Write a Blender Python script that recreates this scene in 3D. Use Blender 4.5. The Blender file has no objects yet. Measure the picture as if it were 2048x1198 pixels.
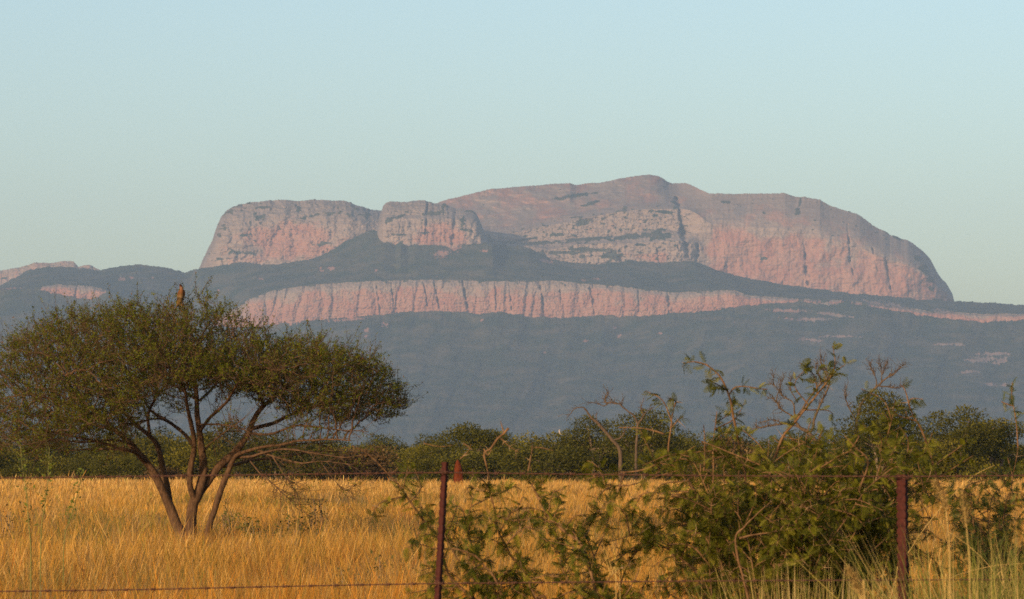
import bpy, bmesh, math, random
import numpy as np
from mathutils import Vector, Matrix

random.seed(7)
RNG = np.random.default_rng(11)
SC = bpy.context.scene
COL = SC.collection

# ------------------------------------------------------------------ camera frame
FPX = 2048 / (2 * math.tan(math.radians(7.5)))       # focal length in photo pixels
CAMZ = 1.6
TILT = math.atan(331.0 / FPX)
FW = np.array([0, math.cos(TILT), math.sin(TILT)])
UP = np.array([0, -math.sin(TILT), math.cos(TILT)])
RT = np.array([1.0, 0, 0])
CAM = np.array([0, 0, CAMZ])


def PP(px, py, d):
    """photo pixel + distance along the view axis -> world points (arrays allowed)"""
    px = np.asarray(px, float); py = np.asarray(py, float); d = np.asarray(d, float)
    u = ((px - 1024) / FPX)[..., None]; v = ((599 - py) / FPX)[..., None]
    return CAM + d[..., None] * (FW + u * RT + v * UP)


# ------------------------------------------------------------------ tagging
def tag(o, label=None, cat=None, group=None, kind=None):
    if label: o['label'] = label
    if cat: o['category'] = cat
    if group: o['group'] = group
    if kind: o['kind'] = kind
    return o


def empty(name, loc=(0, 0, 0)):
    o = bpy.data.objects.new(name, None)
    o.location = loc; o.empty_display_size = 0.3
    COL.objects.link(o)
    return o


def link(name, me, mat=None, parent=None, loc=None):
    o = bpy.data.objects.new(name, me)
    COL.objects.link(o)
    if mat is not None:
        me.materials.append(mat)
    if parent is not None:
        o.parent = parent
    if loc is not None:
        o.location = loc
    return o


def copy_tree(o, parent=None):
    c = o.copy(); COL.objects.link(c)
    if parent is not None:
        c.parent = parent
    for ch in list(o.children):
        copy_tree(ch, c)
    return c


# ------------------------------------------------------------------ mesh helpers
def mk_mesh(name, V, quads=None, tris=None, attrs=None, cols=None, smooth=False):
    V = np.asarray(V, np.float32).reshape(-1, 3)
    nq = 0 if quads is None else len(quads)
    nt = 0 if tris is None else len(tris)
    me = bpy.data.meshes.new(name)
    me.vertices.add(len(V))
    me.vertices.foreach_set('co', V.ravel())
    loops = []
    if nq: loops.append(np.asarray(quads, np.int32).ravel())
    if nt: loops.append(np.asarray(tris, np.int32).ravel())
    loops = np.concatenate(loops)
    me.loops.add(len(loops))
    me.loops.foreach_set('vertex_index', loops)
    me.polygons.add(nq + nt)
    starts = np.concatenate([np.arange(nq) * 4, nq * 4 + np.arange(nt) * 3]).astype(np.int32)
    me.polygons.foreach_set('loop_start', starts)
    me.update(calc_edges=True)
    if smooth:
        me.polygons.foreach_set('use_smooth', np.ones(nq + nt, bool))
    if attrs:
        for k, a in attrs.items():
            at = me.attributes.new(k, 'FLOAT', 'POINT')
            at.data.foreach_set('value', np.asarray(a, np.float32).ravel())
    if cols is not None:
        at = me.attributes.new('tint', 'FLOAT_COLOR', 'POINT')
        c = np.ones((len(V), 4), np.float32); c[:, :3] = cols
        at.data.foreach_set('color', c.ravel())
    me.validate()
    return me


class Geo:
    """collects vertices and faces of one mesh"""
    def __init__(s):
        s.V = []; s.Q = []; s.T = []; s.n = 0

    def add(s, V, Q=None, T=None):
        V = np.asarray(V, float).reshape(-1, 3)
        s.V.append(V)
        if Q is not None and len(Q): s.Q.append(np.asarray(Q, int) + s.n)
        if T is not None and len(T): s.T.append(np.asarray(T, int) + s.n)
        s.n += len(V)

    def tube(s, pts, rad, sides=5, cap=True):
        pts = np.asarray(pts, float); n = len(pts)
        if n < 2: return
        rad = np.broadcast_to(np.asarray(rad, float), (n,))
        t = np.gradient(pts, axis=0)
        t /= np.maximum(np.linalg.norm(t, axis=1, keepdims=True), 1e-9)
        ref = np.array([0.31, 0.17, 0.93]) if abs(t[0][2]) < 0.8 else np.array([0.95, 0.2, 0.1])
        a = np.cross(t[0], ref); a /= np.linalg.norm(a)
        ang = np.arange(sides) * 2 * np.pi / sides
        ca, sa = np.cos(ang)[:, None], np.sin(ang)[:, None]
        out = []
        for i in range(n):
            a = a - t[i] * a.dot(t[i]); a /= max(np.linalg.norm(a), 1e-9)
            b = np.cross(t[i], a)
            out.append(pts[i] + rad[i] * (ca * a + sa * b))
        V = np.concatenate(out)
        i, k = np.meshgrid(np.arange(n - 1), np.arange(sides), indexing='ij')
        k2 = (k + 1) % sides
        Q = np.stack([i * sides + k, i * sides + k2, (i + 1) * sides + k2, (i + 1) * sides + k], -1).reshape(-1, 4)
        T = None
        if cap:
            V = np.concatenate([V, pts[:1], pts[-1:]])
            kk = np.arange(sides); k2 = (kk + 1) % sides
            b0 = n * sides
            T = np.concatenate([np.stack([k2, kk, np.full(sides, b0)], 1),
                                np.stack([(n - 1) * sides + kk, (n - 1) * sides + k2, np.full(sides, b0 + 1)], 1)])
        s.add(V, Q, T)

    def mesh(s, name, smooth=False, cols=None):
        return mk_mesh(name, np.concatenate(s.V),
                       np.concatenate(s.Q) if s.Q else None,
                       np.concatenate(s.T) if s.T else None, smooth=smooth, cols=cols)


def catmull(P, n):
    """smooth curve through control points, n samples"""
    P = np.asarray(P, float)
    if len(P) == 2:
        t = np.linspace(0, 1, n)[:, None]
        return P[0] * (1 - t) + P[1] * t
    Q = np.vstack([2 * P[0] - P[1], P, 2 * P[-1] - P[-2]])
    m = len(P) - 1
    u = np.linspace(0, m - 1e-6, n)
    i = u.astype(int); f = (u - i)[:, None]
    a, b, c, d = Q[i], Q[i + 1], Q[i + 2], Q[i + 3]
    return 0.5 * (2 * b + (c - a) * f + (2 * a - 5 * b + 4 * c - d) * f ** 2 + (3 * b - a - 3 * c + d) * f ** 3)


# ------------------------------------------------------------------ noise
_perm = np.random.default_rng(3).permutation(256).astype(np.int32)
_perm = np.concatenate([_perm, _perm, _perm])
_grad = np.random.default_rng(5).normal(size=(256, 3))
_grad /= np.linalg.norm(_grad, axis=1, keepdims=True)
_grad = _grad.astype(np.float32)


def perlin(x, y, z):
    x = np.asarray(x, np.float64); y = np.broadcast_to(y, x.shape); z = np.broadcast_to(z, x.shape)
    xi, yi, zi = np.floor(x).astype(np.int64), np.floor(y).astype(np.int64), np.floor(z).astype(np.int64)
    xf, yf, zf = (x - xi).astype(np.float32), (y - yi).astype(np.float32), (z - zi).astype(np.float32)
    u, v, w = (f * f * f * (f * (f * 6 - 15) + 10) for f in (xf, yf, zf))

    def g(a, b, c):
        h = _perm[_perm[_perm[(xi + a) & 255] + ((yi + b) & 255)] + ((zi + c) & 255)]
        G = _grad[h]
        return G[..., 0] * (xf - a) + G[..., 1] * (yf - b) + G[..., 2] * (zf - c)
    x00 = g(0, 0, 0) * (1 - u) + g(1, 0, 0) * u
    x10 = g(0, 1, 0) * (1 - u) + g(1, 1, 0) * u
    x01 = g(0, 0, 1) * (1 - u) + g(1, 0, 1) * u
    x11 = g(0, 1, 1) * (1 - u) + g(1, 1, 1) * u
    return ((x00 * (1 - v) + x10 * v) * (1 - w) + (x01 * (1 - v) + x11 * v) * w) * 1.6


def fbm(x, y, z, o=4, lac=2.03, gain=0.5):
    s = 0; a = 1; t = 0
    for k in range(o):
        s = s + a * perlin(x * lac ** k + 17 * k, y * lac ** k + 5 * k, z * lac ** k + 9 * k); t += a; a *= gain
    return s / t * 1.3


def sstep(a, b, x):
    t = np.clip((x - a) / (b - a), 0, 1)
    return t * t * (3 - 2 * t)


# ------------------------------------------------------------------ materials
def new_mat(name):
    m = bpy.data.materials.new(name); m.use_nodes = True
    nt = m.node_tree; nt.nodes.clear()
    out = nt.nodes.new('ShaderNodeOutputMaterial')
    return m, nt, out


class N:
    """terse node builder"""
    def __init__(s, nt): s.nt = nt

    def __call__(s, t, ins=None, **kw):
        n = s.nt.nodes.new(t)
        for k, v in kw.items(): setattr(n, k, v)
        for k, v in (ins or {}).items():
            if hasattr(v, 'bl_idname') and hasattr(v, 'is_output'):
                s.nt.links.new(v, n.inputs[k])
            else:
                n.inputs[k].default_value = v
        return n

    def noise(s, vec, scale, detail=4, rough=0.55):
        return s('ShaderNodeTexNoise', {'Vector': vec, 'Scale': scale, 'Detail': detail, 'Roughness': rough}).outputs['Fac']

    def ramp(s, fac, *stops):
        n = s('ShaderNodeValToRGB', {'Fac': fac})
        r = n.color_ramp
        while len(r.elements) < len(stops): r.elements.new(0.5)
        for e, (p, c) in zip(r.elements, stops):
            e.position = p
            e.color = (c, c, c, 1) if not hasattr(c, '__len__') else (*c, 1)
        return n.outputs['Color']

    def mix(s, f, a, b, mode='MIX'):
        n = s.nt.nodes.new('ShaderNodeMix'); n.data_type = 'RGBA'; n.blend_type = mode
        for key, v in ((0, f), (6, a), (7, b)):
            if hasattr(v, 'is_output'): s.nt.links.new(v, n.inputs[key])
            elif key == 0: n.inputs[0].default_value = v
            else: n.inputs[key].default_value = (*v, 1) if len(v) == 3 else v
        return n.outputs[2]

    def math(s, op, a, b=0.0):
        n = s.nt.nodes.new('ShaderNodeMath'); n.operation = op
        for i, v in enumerate((a, b)):
            if hasattr(v, 'is_output'): s.nt.links.new(v, n.inputs[i])
            else: n.inputs[i].default_value = v
        return n.outputs[0]


def bsdf_out(n, out, color, rough=0.9, spec=0.15, normal=None):
    b = n('ShaderNodeBsdfPrincipled', {'Base Color': color, 'Roughness': rough, 'Specular IOR Level': spec})
    if normal is not None: n.nt.links.new(normal, b.inputs['Normal'])
    n.nt.links.new(b.outputs[0], out.inputs['Surface'])
    return b


def leaf_out(n, out, color, transl=0.3, rough=0.6, spec=0.2):
    """thin leaf or blade: diffuse front plus some light through it"""
    b = n('ShaderNodeBsdfPrincipled', {'Base Color': color, 'Roughness': rough, 'Specular IOR Level': spec})
    t = n('ShaderNodeBsdfTranslucent', {'Color': color})
    m = n('ShaderNodeMixShader', {0: transl, 1: b.outputs[0], 2: t.outputs[0]})
    n.nt.links.new(m.outputs[0], out.inputs['Surface'])


def mat_tint(name, transl=0.3, hue=0.0, spec=0.15):
    """leaf or grass coloured by the mesh's own tint attribute"""
    m, nt, out = new_mat(name); n = N(nt)
    c = n('ShaderNodeAttribute', attribute_name='tint').outputs['Color']
    if hue:
        r = n('ShaderNodeObjectInfo').outputs['Random']
        v = n.ramp(r, (0, 1 - hue), (1, 1 + hue))
        c = n.mix(1.0, c, v, 'MULTIPLY')
    leaf_out(n, out, c, transl, spec=spec)
    return m


def mat_bark(name, a, b, scale=30, stretch=0.25, tinted=False):
    m, nt, out = new_mat(name); n = N(nt)
    co = n('ShaderNodeTexCoord').outputs['Object']
    mp = n('ShaderNodeMapping', {'Vector': co, 'Scale': (1, 1, stretch)}).outputs[0]
    f = n.noise(mp, scale, 5, 0.65)
    c = n.mix(n.ramp(f, (0.35, 0.0), (0.65, 1.0)), a, b)
    if tinted:
        c = n.mix(1.0, c, n('ShaderNodeAttribute', attribute_name='tint').outputs['Color'], 'MULTIPLY')
    bp = n('ShaderNodeBump', {'Strength': 0.6, 'Distance': 0.02, 'Height': f}).outputs[0]
    bsdf_out(n, out, c, 0.9, 0.1, bp)
    return m


def mat_plain(name, a, b, scale=40, rough=0.8, spec=0.2):
    m, nt, out = new_mat(name); n = N(nt)
    co = n('ShaderNodeTexCoord').outputs['Object']
    f = n.noise(co, scale, 4, 0.6)
    bsdf_out(n, out, n.mix(n.ramp(f, (0.35, 0.0), (0.65, 1.0)), a, b), rough, spec)
    return m


def mat_mountain():
    m, nt, out = new_mat('mountain_rock_and_forest'); n = N(nt)
    g = n('ShaderNodeNewGeometry').outputs['Position']
    veg = n('ShaderNodeAttribute', attribute_name='veg').outputs['Fac']
    red = n('ShaderNodeAttribute', attribute_name='red').outputs['Fac']
    grey = n('ShaderNodeAttribute', attribute_name='grey').outputs['Fac']
    # rock: strata, vertical stains, blotches
    mv = n('ShaderNodeMapping', {'Vector': g, 'Scale': (1, 1, 0.16)}).outputs[0]
    mh = n('ShaderNodeMapping', {'Vector': g, 'Scale': (0.22, 0.22, 1)}).outputs[0]
    streak = n.noise(mv, 0.075, 6, 0.65)
    strata = n.noise(mh, 0.06, 5, 0.6)
    blot = n.noise(g, 0.02, 5, 0.6)
    tan = n.mix(n.ramp(strata, (0.35, 0), (0.65, 1)), ROCK['tan_a'], ROCK['tan_b'])
    redc = n.mix(n.ramp(blot, (0.35, 0), (0.65, 1)), ROCK['red_a'], ROCK['red_b'])
    f1 = n.math('ADD', red, n.math('MULTIPLY', n.math('SUBTRACT', blot, 0.5), 0.9))
    c = n.mix(n.ramp(f1, (0.32, 0), (0.62, 1)), tan, redc)
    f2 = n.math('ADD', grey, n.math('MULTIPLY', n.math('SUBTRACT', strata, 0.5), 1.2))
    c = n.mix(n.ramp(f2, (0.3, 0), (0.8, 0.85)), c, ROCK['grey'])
    c = n.mix(n.ramp(streak, (0.28, 0.5), (0.42, 0.0)), c, ROCK['stain'])
    c = n.mix(n.ramp(streak, (0.6, 0.0), (0.75, 0.5)), c, ROCK['pale'])
    # thin ledge lines and scrub dotted over the face
    ml = n('ShaderNodeMapping', {'Vector': g, 'Scale': (0.10, 0.10, 1)}).outputs[0]
    ledge = n.noise(ml, 0.16, 4, 0.6)
    c = n.mix(n.ramp(ledge, (0.60, 0.0), (0.68, 0.65)), c, ROCK['stain'])
    spk = n.noise(g, 0.20, 3, 0.7)
    sf = n.math('ADD', spk, n.math('MULTIPLY', grey, 0.16))
    c = n.mix(n.ramp(sf, (0.60, 0.0), (0.70, 0.75)), c, (0.075, 0.07, 0.05))
    # forest: clumps of crowns
    t1 = n.noise(g, 0.12, 4, 0.7)
    t2 = n.noise(g, 0.012, 4, 0.6)
    fc = n.mix(n.ramp(t1, (0.35, 0), (0.65, 1)), (0.010, 0.018, 0.008), (0.030, 0.038, 0.015))
    fc = n.mix(n.ramp(t2, (0.42, 0), (0.75, 0.7)), fc, (0.12, 0.085, 0.05))
    t3 = n.noise(g, 0.055, 3, 0.65)
    fc = n.mix(n.ramp(t3, (0.66, 0), (0.74, 0.35)), fc, (0.24, 0.17, 0.12))
    fv = n.math('ADD', veg, n.math('MULTIPLY', n.math('SUBTRACT', t1, 0.5), 0.5))
    c = n.mix(n.ramp(fv, (0.42, 0), (0.58, 1)), c, fc)
    bsdf_out(n, out, c, 0.95, 0.05)
    return m


ROCK = dict(tan_a=(0.189, 0.133, 0.103), tan_b=(0.258, 0.184, 0.138), red_a=(0.253, 0.110, 0.074), red_b=(0.285, 0.152, 0.103),
            grey=(0.152, 0.121, 0.115), stain=(0.101, 0.074, 0.069), pale=(0.304, 0.225, 0.170))

# ================================================================== camera, sun, sky, air
cd = bpy.data.cameras.new('camera')
cd.sensor_width = 36; cd.lens = 36 * FPX / 2048
cd.clip_start = 0.5; cd.clip_end = 40000
cd.dof.use_dof = True; cd.dof.focus_distance = 60; cd.dof.aperture_fstop = 20
cam = bpy.data.objects.new('camera', cd); COL.objects.link(cam)
cam.location = (0, 0, CAMZ)
cam.rotation_euler = (math.pi / 2 + TILT, 0, 0)
SC.camera = cam

SUN_EL, SUN_AZ = math.radians(12), math.radians(212)    # behind the camera, to its left
w = bpy.data.worlds.new('World'); SC.world = w; w.use_nodes = True
wn = w.node_tree; wn.nodes.clear()
sky = wn.nodes.new('ShaderNodeTexSky'); sky.sky_type = 'NISHITA'
sky.sun_disc = False; sky.sun_elevation = SUN_EL; sky.sun_rotation = SUN_AZ
sky.altitude = 900; sky.air_density = 1.1; sky.dust_density = 4.0; sky.ozone_density = 1.7
bg = wn.nodes.new('ShaderNodeBackground'); bg.inputs[1].default_value = 0.15
wo = wn.nodes.new('ShaderNodeOutputWorld')
wn.links.new(sky.outputs[0], bg.inputs[0]); wn.links.new(bg.outputs[0], wo.inputs[0])

sl = bpy.data.lights.new('sun', 'SUN'); sl.energy = 3.9; sl.angle = math.radians(0.5); sl.color = (1.0, 0.73, 0.47)
sun = bpy.data.objects.new('sun', sl); COL.objects.link(sun)
sd = Vector((math.sin(SUN_AZ) * math.cos(SUN_EL), math.cos(SUN_AZ) * math.cos(SUN_EL), math.sin(SUN_EL)))
sun.rotation_euler = sd.to_track_quat('Z', 'Y').to_euler()
# sun
sun.location = sd * 50

SC.view_settings.view_transform = 'Standard'; SC.view_settings.look = 'None'
SC.view_settings.exposure = 0.45; SC.view_settings.gamma = 1
SC.cycles.max_bounces = 5; SC.cycles.diffuse_bounces = 2; SC.cycles.transmission_bounces = 3
SC.cycles.transparent_max_bounces = 8; SC.cycles.volume_bounces = 0
SC.cycles.use_denoising = False; SC.cycles.use_light_tree = False; SC.cycles.use_adaptive_sampling = False
SC.cycles.pixel_filter_type = 'BLACKMAN_HARRIS'; SC.cycles.filter_width = 1.65
SC.cycles.sample_clamp_indirect = 4

bm = bmesh.new()
bmesh.ops.create_cube(bm, size=1)
for v in bm.verts:
    v.co = Vector((v.co.x * 14000, 7350 + v.co.y * 15300, -1 + (v.co.z + 0.5) * 1003))
me = bpy.data.meshes.new('haze'); bm.to_mesh(me); bm.free()
hm = bpy.data.materials.new('haze_air'); hm.use_nodes = True
hn = hm.node_tree; hn.nodes.clear()
ho = hn.nodes.new('ShaderNodeOutputMaterial'); hv = hn.nodes.new('ShaderNodeVolumePrincipled')
hv.inputs['Color'].default_value = (0.53, 0.725, 1.0, 1)
hv.inputs['Density'].default_value = 0.53 / 12000
hv.inputs['Anisotropy'].default_value = 0.0
if 'Density Attribute' in hv.inputs: hv.inputs['Density Attribute'].default_value = ''
hn.links.new(hv.outputs[0], ho.inputs['Volume'])
hm.cycles.homogeneous_volume = True
tag(link('haze', me, hm), 'pale blue air haze filling the plain up to the mountain', kind='stuff')

# ================================================================== ground
gx = np.concatenate([-np.geomspace(6500, 20, 30), np.linspace(-16, 16, 17), np.geomspace(20, 6500, 30)])
gy = np.concatenate([[-250, -100, -40], np.linspace(-20, 320, 120), np.geomspace(340, 14400, 60)])
X, Y = np.meshgrid(gx, gy)
Z = 0.05 * perlin(X / 9, Y / 9, 0.3) * (np.abs(X) < 200) * (Y < 600)
nx, ny = len(gx), len(gy)
i, j = np.meshgrid(np.arange(ny - 1), np.arange(nx - 1), indexing='ij')
Q = np.stack([i * nx + j, i * nx + j + 1, (i + 1) * nx + j + 1, (i + 1) * nx + j], -1).reshape(-1, 4)
gm, nt, out = new_mat('ground_soil'); n = N(nt)
pos = n('ShaderNodeNewGeometry').outputs['Position']
f = n.noise(pos, 0.8, 6, 0.65)
c = n.mix(n.ramp(f, (0.35, 0), (0.65, 1)), (0.20, 0.115, 0.05), (0.36, 0.23, 0.10))
far = n('ShaderNodeSeparateXYZ', {'Vector': pos}).outputs['Y']
fr = n('ShaderNodeMapRange', {'Value': far, 'From Min': 262.0, 'From Max': 275.0}).outputs[0]
c = n.mix(fr, c, (0.045, 0.055, 0.025))
bsdf_out(n, out, c, 0.95, 0.05)
tag(link('ground', mk_mesh('ground', np.stack([X, Y, Z], -1), Q, smooth=True), gm), kind='structure')

# ================================================================== mountain
ROCKM = mat_mountain()
NEAR = 1.0


def L(*pts):
    a = np.array(pts, float)
    return lambda x: np.interp(x, a[:, 0], a[:, 1])


def blob(PX, PY, cx, cy, rx, ry, rot=0.0):
    c, s = math.cos(rot), math.sin(rot)
    dx, dy = PX - cx, PY - cy
    return 1 - np.sqrt(((dx * c + dy * s) / rx) ** 2 + ((-dx * s + dy * c) / ry) ** 2)


def crack(PX, PY, pts, width):
    """soft slot along a line of (x, y) going down"""
    p = np.array(pts, float)
    xx = np.interp(PY, p[:, 1], p[:, 0])
    ww = np.interp(PY, p[:, 1], p[:, 2] if p.shape[1] > 2 else np.full(len(p), width))
    inside = sstep(p[0, 1] - 3, p[0, 1] + 3, PY) * (1 - sstep(p[-1, 1] - 3, p[-1, 1] + 3, PY))
    sd_ = p[0, 0] * 0.37
    xx = xx + 1.3 * perlin(PY / 9, sd_, 0.3) + 0.6 * perlin(PY / 3.1, sd_, 1.3)
    ww = ww * 0.85 * (1 + 0.7 * perlin(PY / 7, sd_, 2.3))
    inside = inside * np.clip(0.55 + 1.1 * perlin(PY / 11, sd_, 3.3), 0.12, 1)
    return np.exp(-((PX - xx) / np.maximum(ww, 0.5)) ** 2) * inside


def grid_mesh(name, PX, PY, D, attrs, dz=None):
    nr, nc = PX.shape
    V = PP(PX, PY, D)
    if dz is not None: V[..., 2] += dz
    V[..., 2] = np.maximum(V[..., 2], -0.8)
    i, j = np.meshgrid(np.arange(nr - 1), np.arange(nc - 1), indexing='ij')
    Q = np.stack([i * nc + j, i * nc + j + 1, (i + 1) * nc + j + 1, (i + 1) * nc + j], -1).reshape(-1, 4)
    return mk_mesh(name, V, Q, attrs={k: a.ravel() for k, a in attrs.items()}, smooth=False)


def stack_rows(segs):
    """segs: list of (lineA, lineB, rows, fdepthA, fdepthB); returns t arrays per row"""


# ---- the forested slopes with the long lower cliff
c1_bot = L((-400, 597.5), (80, 580), (100, 585), (140, 594), (180, 599), (212, 585), (226, 589), (430, 652), (480, 655), (520, 654), (560, 648), (600, 642), (680, 636), (760, 630),
           (840, 623), (900, 622), (960, 628), (1000, 623), (1040, 630), (1090, 636), (1150, 634), (1200, 630), (1240, 633),
           (1300, 632), (1360, 626), (1430, 620), (1480, 613), (1540, 607), (1600, 603), (1700, 606), (1860, 634), (1930, 641), (1975, 645), (2048, 640), (2400, 650))
c1_top = L((-400, 597), (80, 578), (92, 573), (120, 571), (180, 573), (212, 581), (226, 588), (425, 650), (445, 632), (480, 612), (500, 599), (540, 583), (600, 573), (680, 566),
           (760, 563), (850, 560), (930, 562), (1000, 563), (1060, 565), (1100, 562), (1160, 567), (1220, 572), (1290, 580),
           (1340, 586), (1400, 583), (1470, 582), (1500, 592), (1560, 597), (1600, 599), (1700, 603), (1860, 624), (1930, 627), (1975, 628), (2048, 629), (2400, 640))
edge = L((-400, 590), (-100, 582), (0, 573), (30, 557), (60, 541), (100, 535), (150, 537), (200, 541), (240, 534), (275, 530), (310, 533), (345, 540),
         (370, 545), (397, 539), (440, 532), (480, 525), (510, 528), (530, 531), (560, 530), (600, 524), (640, 513), (670, 497),
         (690, 483), (720, 470), (747, 461), (768, 470), (790, 492), (800, 487), (815, 497), (830, 490), (870, 492), (900, 495),
         (935, 490), (975, 487), (1000, 490), (1060, 496), (1100, 519), (1150, 527), (1200, 530), (1260, 522), (1320, 527),
         (1390, 523), (1430, 540), (1480, 555), (1550, 568), (1620, 577), (1700, 588), (1780, 595), (1850, 602), (1910, 604),
         (1960, 606), (2048, 612), (2400, 630))
edge_d = L((-400, 12400), (380, 12300), (400, 12050), (750, 11980), (802, 11770), (985, 11780), (1010, 11980), (1400, 12080), (1910, 12150), (2400, 12400))
xs = np.arange(-260, 2310, 1.0)
NR = [210, 90, 110, 6]
colx = xs[None, :]
jit = 3.4 * fbm(colx / 17, 0.5, 0.1, 4) + 1.6 * perlin(colx / 3.7, 3.3, 0.7)
y0 = np.full_like(colx, 932.0)
y1s = c1_bot(colx); y1 = y1s + jit; y2s = c1_top(colx); y2 = y2s + 2.6 * fbm(colx / 16, 4.5, 0.1, 4)
y3s = edge(colx); y3 = y3s + 0.8 * jit
y1 = np.maximum(y1, y2 + 0.5)
y2 = np.maximum(y2, y3 + 1.0); y1 = np.maximum(y1, y2 + 1.0)
d3 = edge_d(colx)
d1 = 11420 + 60 * fbm(colx / 260, 1.1, 0.2, 3) + 0 * colx
d2 = d1 + 30
rowsY, rowsD, seg = [], [], []
t = np.linspace(0, 1, NR[0], endpoint=False)[:, None]
rowsY.append(y0 + (np.maximum(y1s, 0) - y0) * t ** 0.9 + (y1 - y1s) * t ** 14)
# slope: long fan, steeper towards the cliff
rowsD.append(9300 + (d1 - 9300) * (1 - (1 - t) ** 1.15) ** 0.92); seg.append(np.zeros_like(t))
t = np.linspace(0, 1, NR[1], endpoint=False)[:, None]
rowsY.append(y1 + (y2 - y1) * t); rowsD.append(d1 + (d2 - d1) * t ** 2); seg.append(np.ones_like(t))
t = np.linspace(0, 1, NR[2], endpoint=False)[:, None]
y2s = np.maximum(y2s, y3s + 1)
rowsY.append(y2s + (y3s - y2s) * t + (y2 - y2s) * (1 - t) ** 14 + (y3 - y3s) * t ** 14); rowsD.append(d2 + (d3 - d2) * t ** 0.9); seg.append(np.full_like(t, 2))
t = np.linspace(0, 1, NR[3])[:, None]
rowsY.append(y3 + 24 * t ** 1.5); rowsD.append(d3 + 200 * t); seg.append(np.full_like(t, 3))
PY = np.concatenate([np.broadcast_to(r, (r.shape[0], len(xs))) for r in rowsY])
D = np.concatenate([np.broadcast_to(r, (r.shape[0], len(xs))) for r in rowsD]).copy()
SG = np.concatenate([np.broadcast_to(s, (s.shape[0], len(xs))) for s in seg])
PX = np.broadcast_to(colx, PY.shape)
cliff = (SG == 1) * sstep(1.5, 6, np.broadcast_to(y1 - y2, PY.shape))
tc = np.where(SG == 1, (y1 - PY) / np.maximum(y1 - y2, 1), 0)
# forest ravines and spurs
rav = fbm(PX / 90 + PY / 240, PY / 160, 0.4, 4)
D += np.where(SG == 0, 105 * rav * sstep(0, 60, 932 - PY) * sstep(0, 25, PY - y1), 0)
D += np.where(SG == 2, 30 * fbm(PX / 60, PY / 30, 2.2, 4) * sstep(0, 10, PY - y3) * sstep(0, 8, y2 - PY), 0)
# cliff: buttresses split by clefts
warp = 5 * fbm(PX / 30, PY / 60, 1.7, 3) + 0.10 * (PY - 600)
fl = np.abs(perlin((PX + warp * 1.6) / 27, 0.3, PY / 130))
fl2 = np.abs(perlin((PX + warp * 1.6) / 9.5, 5.3, PY / 50))
rgh = fbm(PX / 9, PY / 7, 3.1, 4)
D += cliff * (-9 * np.minimum(fl * 3, 1) - 1.6 * np.minimum(fl2 * 3, 1) + 4 * rgh + 3 * fbm(PX / 3.5, PY / 3, 6.1, 2) + 9 * sstep(0.75, 1, tc) + 4 * perlin(PX / 60, PY / 4.5, 2) * (1 - tc))
for pts, wd, dep in (([(752, 566), (757, 600), (760, 626)], 1.6, 26), ([(782, 566), (786, 590), (788, 625)], 1.5, 22), ([(868, 565), (874, 590), (880, 620)], 1.5, 24),
                     ([(925, 562), (932, 600), (938, 624)], 2.2, 34), ([(1018, 565), (1021, 595), (1023, 620)], 1.6, 24), ([(1079, 565), (1085, 595), (1088, 634)], 1.8, 32),
                     ([(990, 565), (992, 600), (992, 622)], 1.4, 20), ([(1120, 565), (1121, 590), (1123, 610)], 1.3, 20), ([(1180, 575), (1186, 600), (1188, 630)], 2.5, 26),
                     ([(1336, 586), (1338, 605), (1338, 628)], 2.5, 24), ([(1276, 580), (1277, 600), (1278, 626)], 1.5, 20), ([(846, 562), (852, 590), (855, 612)], 1.4, 20)):
    D += cliff * dep * crack(PX, PY, pts, wd)
veg = np.where(SG == 1, 1 - cliff, 1.0)
nz = fbm(PX / 13, PY / 8, 0.9, 4)
# scrub on the cliff's rim and ledges, bare rock in the forest
veg = np.maximum(veg, cliff * sstep(0.05, 0.35, nz - 0.55 + 0.5 * sstep(0.82, 1.0, tc)))
bare = np.full(PY.shape, -9.0)
for b in ((768, 650, 16, 7, 0.3), (732, 661, 10, 7, 0), (732, 674, 9, 4, 0), (1229, 657, 7, 4, 0), (1238, 673, 9, 5, -0.5), (1170, 683, 7, 4, 0), (963, 641, 6, 4, 0), (1467, 645, 7, 3, 0),
          (1580, 623, 62, 6, 0.02), (1672, 631, 56, 5, 0.12), (1620, 640, 70, 6, 0), (1680, 674, 55, 5, 0), (1625, 681, 40, 7, 0.1), (1750, 607, 60, 5, 0.2), (1800, 616, 60, 6, 0.35),
          (1650, 608, 40, 4, 0.05), (1890, 626, 40, 8, 0.2), (1985, 709, 55, 6, 0), (1960, 720, 60, 9, 0.0), (2000, 722, 30, 12, -0.4), (1977, 769, 22, 6, 0.1), (2010, 771, 12, 5, 0), (1940, 745, 30, 6, 0),
          (245, 559, 14, 6, 0), (262, 557, 9, 4, 0), (305, 556, 6, 4, 0), (20, 579, 36, 3.5, 0), (437, 582, 5, 3, 0), (520, 560, 10, 5, 0.2), (1165, 562, 10, 4, 0), (1193, 559, 20, 3, 0), (640, 540, 10, 8, 0.5), (662, 538, 14, 6, 0),
          (752, 542, 6, 4, 0), (885, 508, 26, 13, -0.2), (910, 497, 22, 10, -0.3), (970, 503, 14, 3.5, 0), (995, 503, 5, 3, 0), (1095, 524, 26, 6, 0.2), (1085, 503, 30, 8, 0.1), (873, 555, 5, 3, 0),
          (700, 640, 60, 5, -0.08), (590, 645, 30, 6, -0.1), (1900, 690, 60, 5, 0), (600, 700, 9, 4, 0), (1090, 706, 8, 3, 0), (1320, 668, 8, 4, 0)):
    bare = np.maximum(bare, blob(PX, PY, *b))
nzb = fbm(PX / 5, PY / 2.6, 7.9, 3)
bm_ = 0.8 * sstep(-0.1, 0.6, bare + 0.5 * nz + 0.7 * nzb - 0.1)
veg = np.where(SG != 1, veg * (1 - bm_ * 0.95), veg)
D += -12 * bm_ * (SG != 1)
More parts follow.
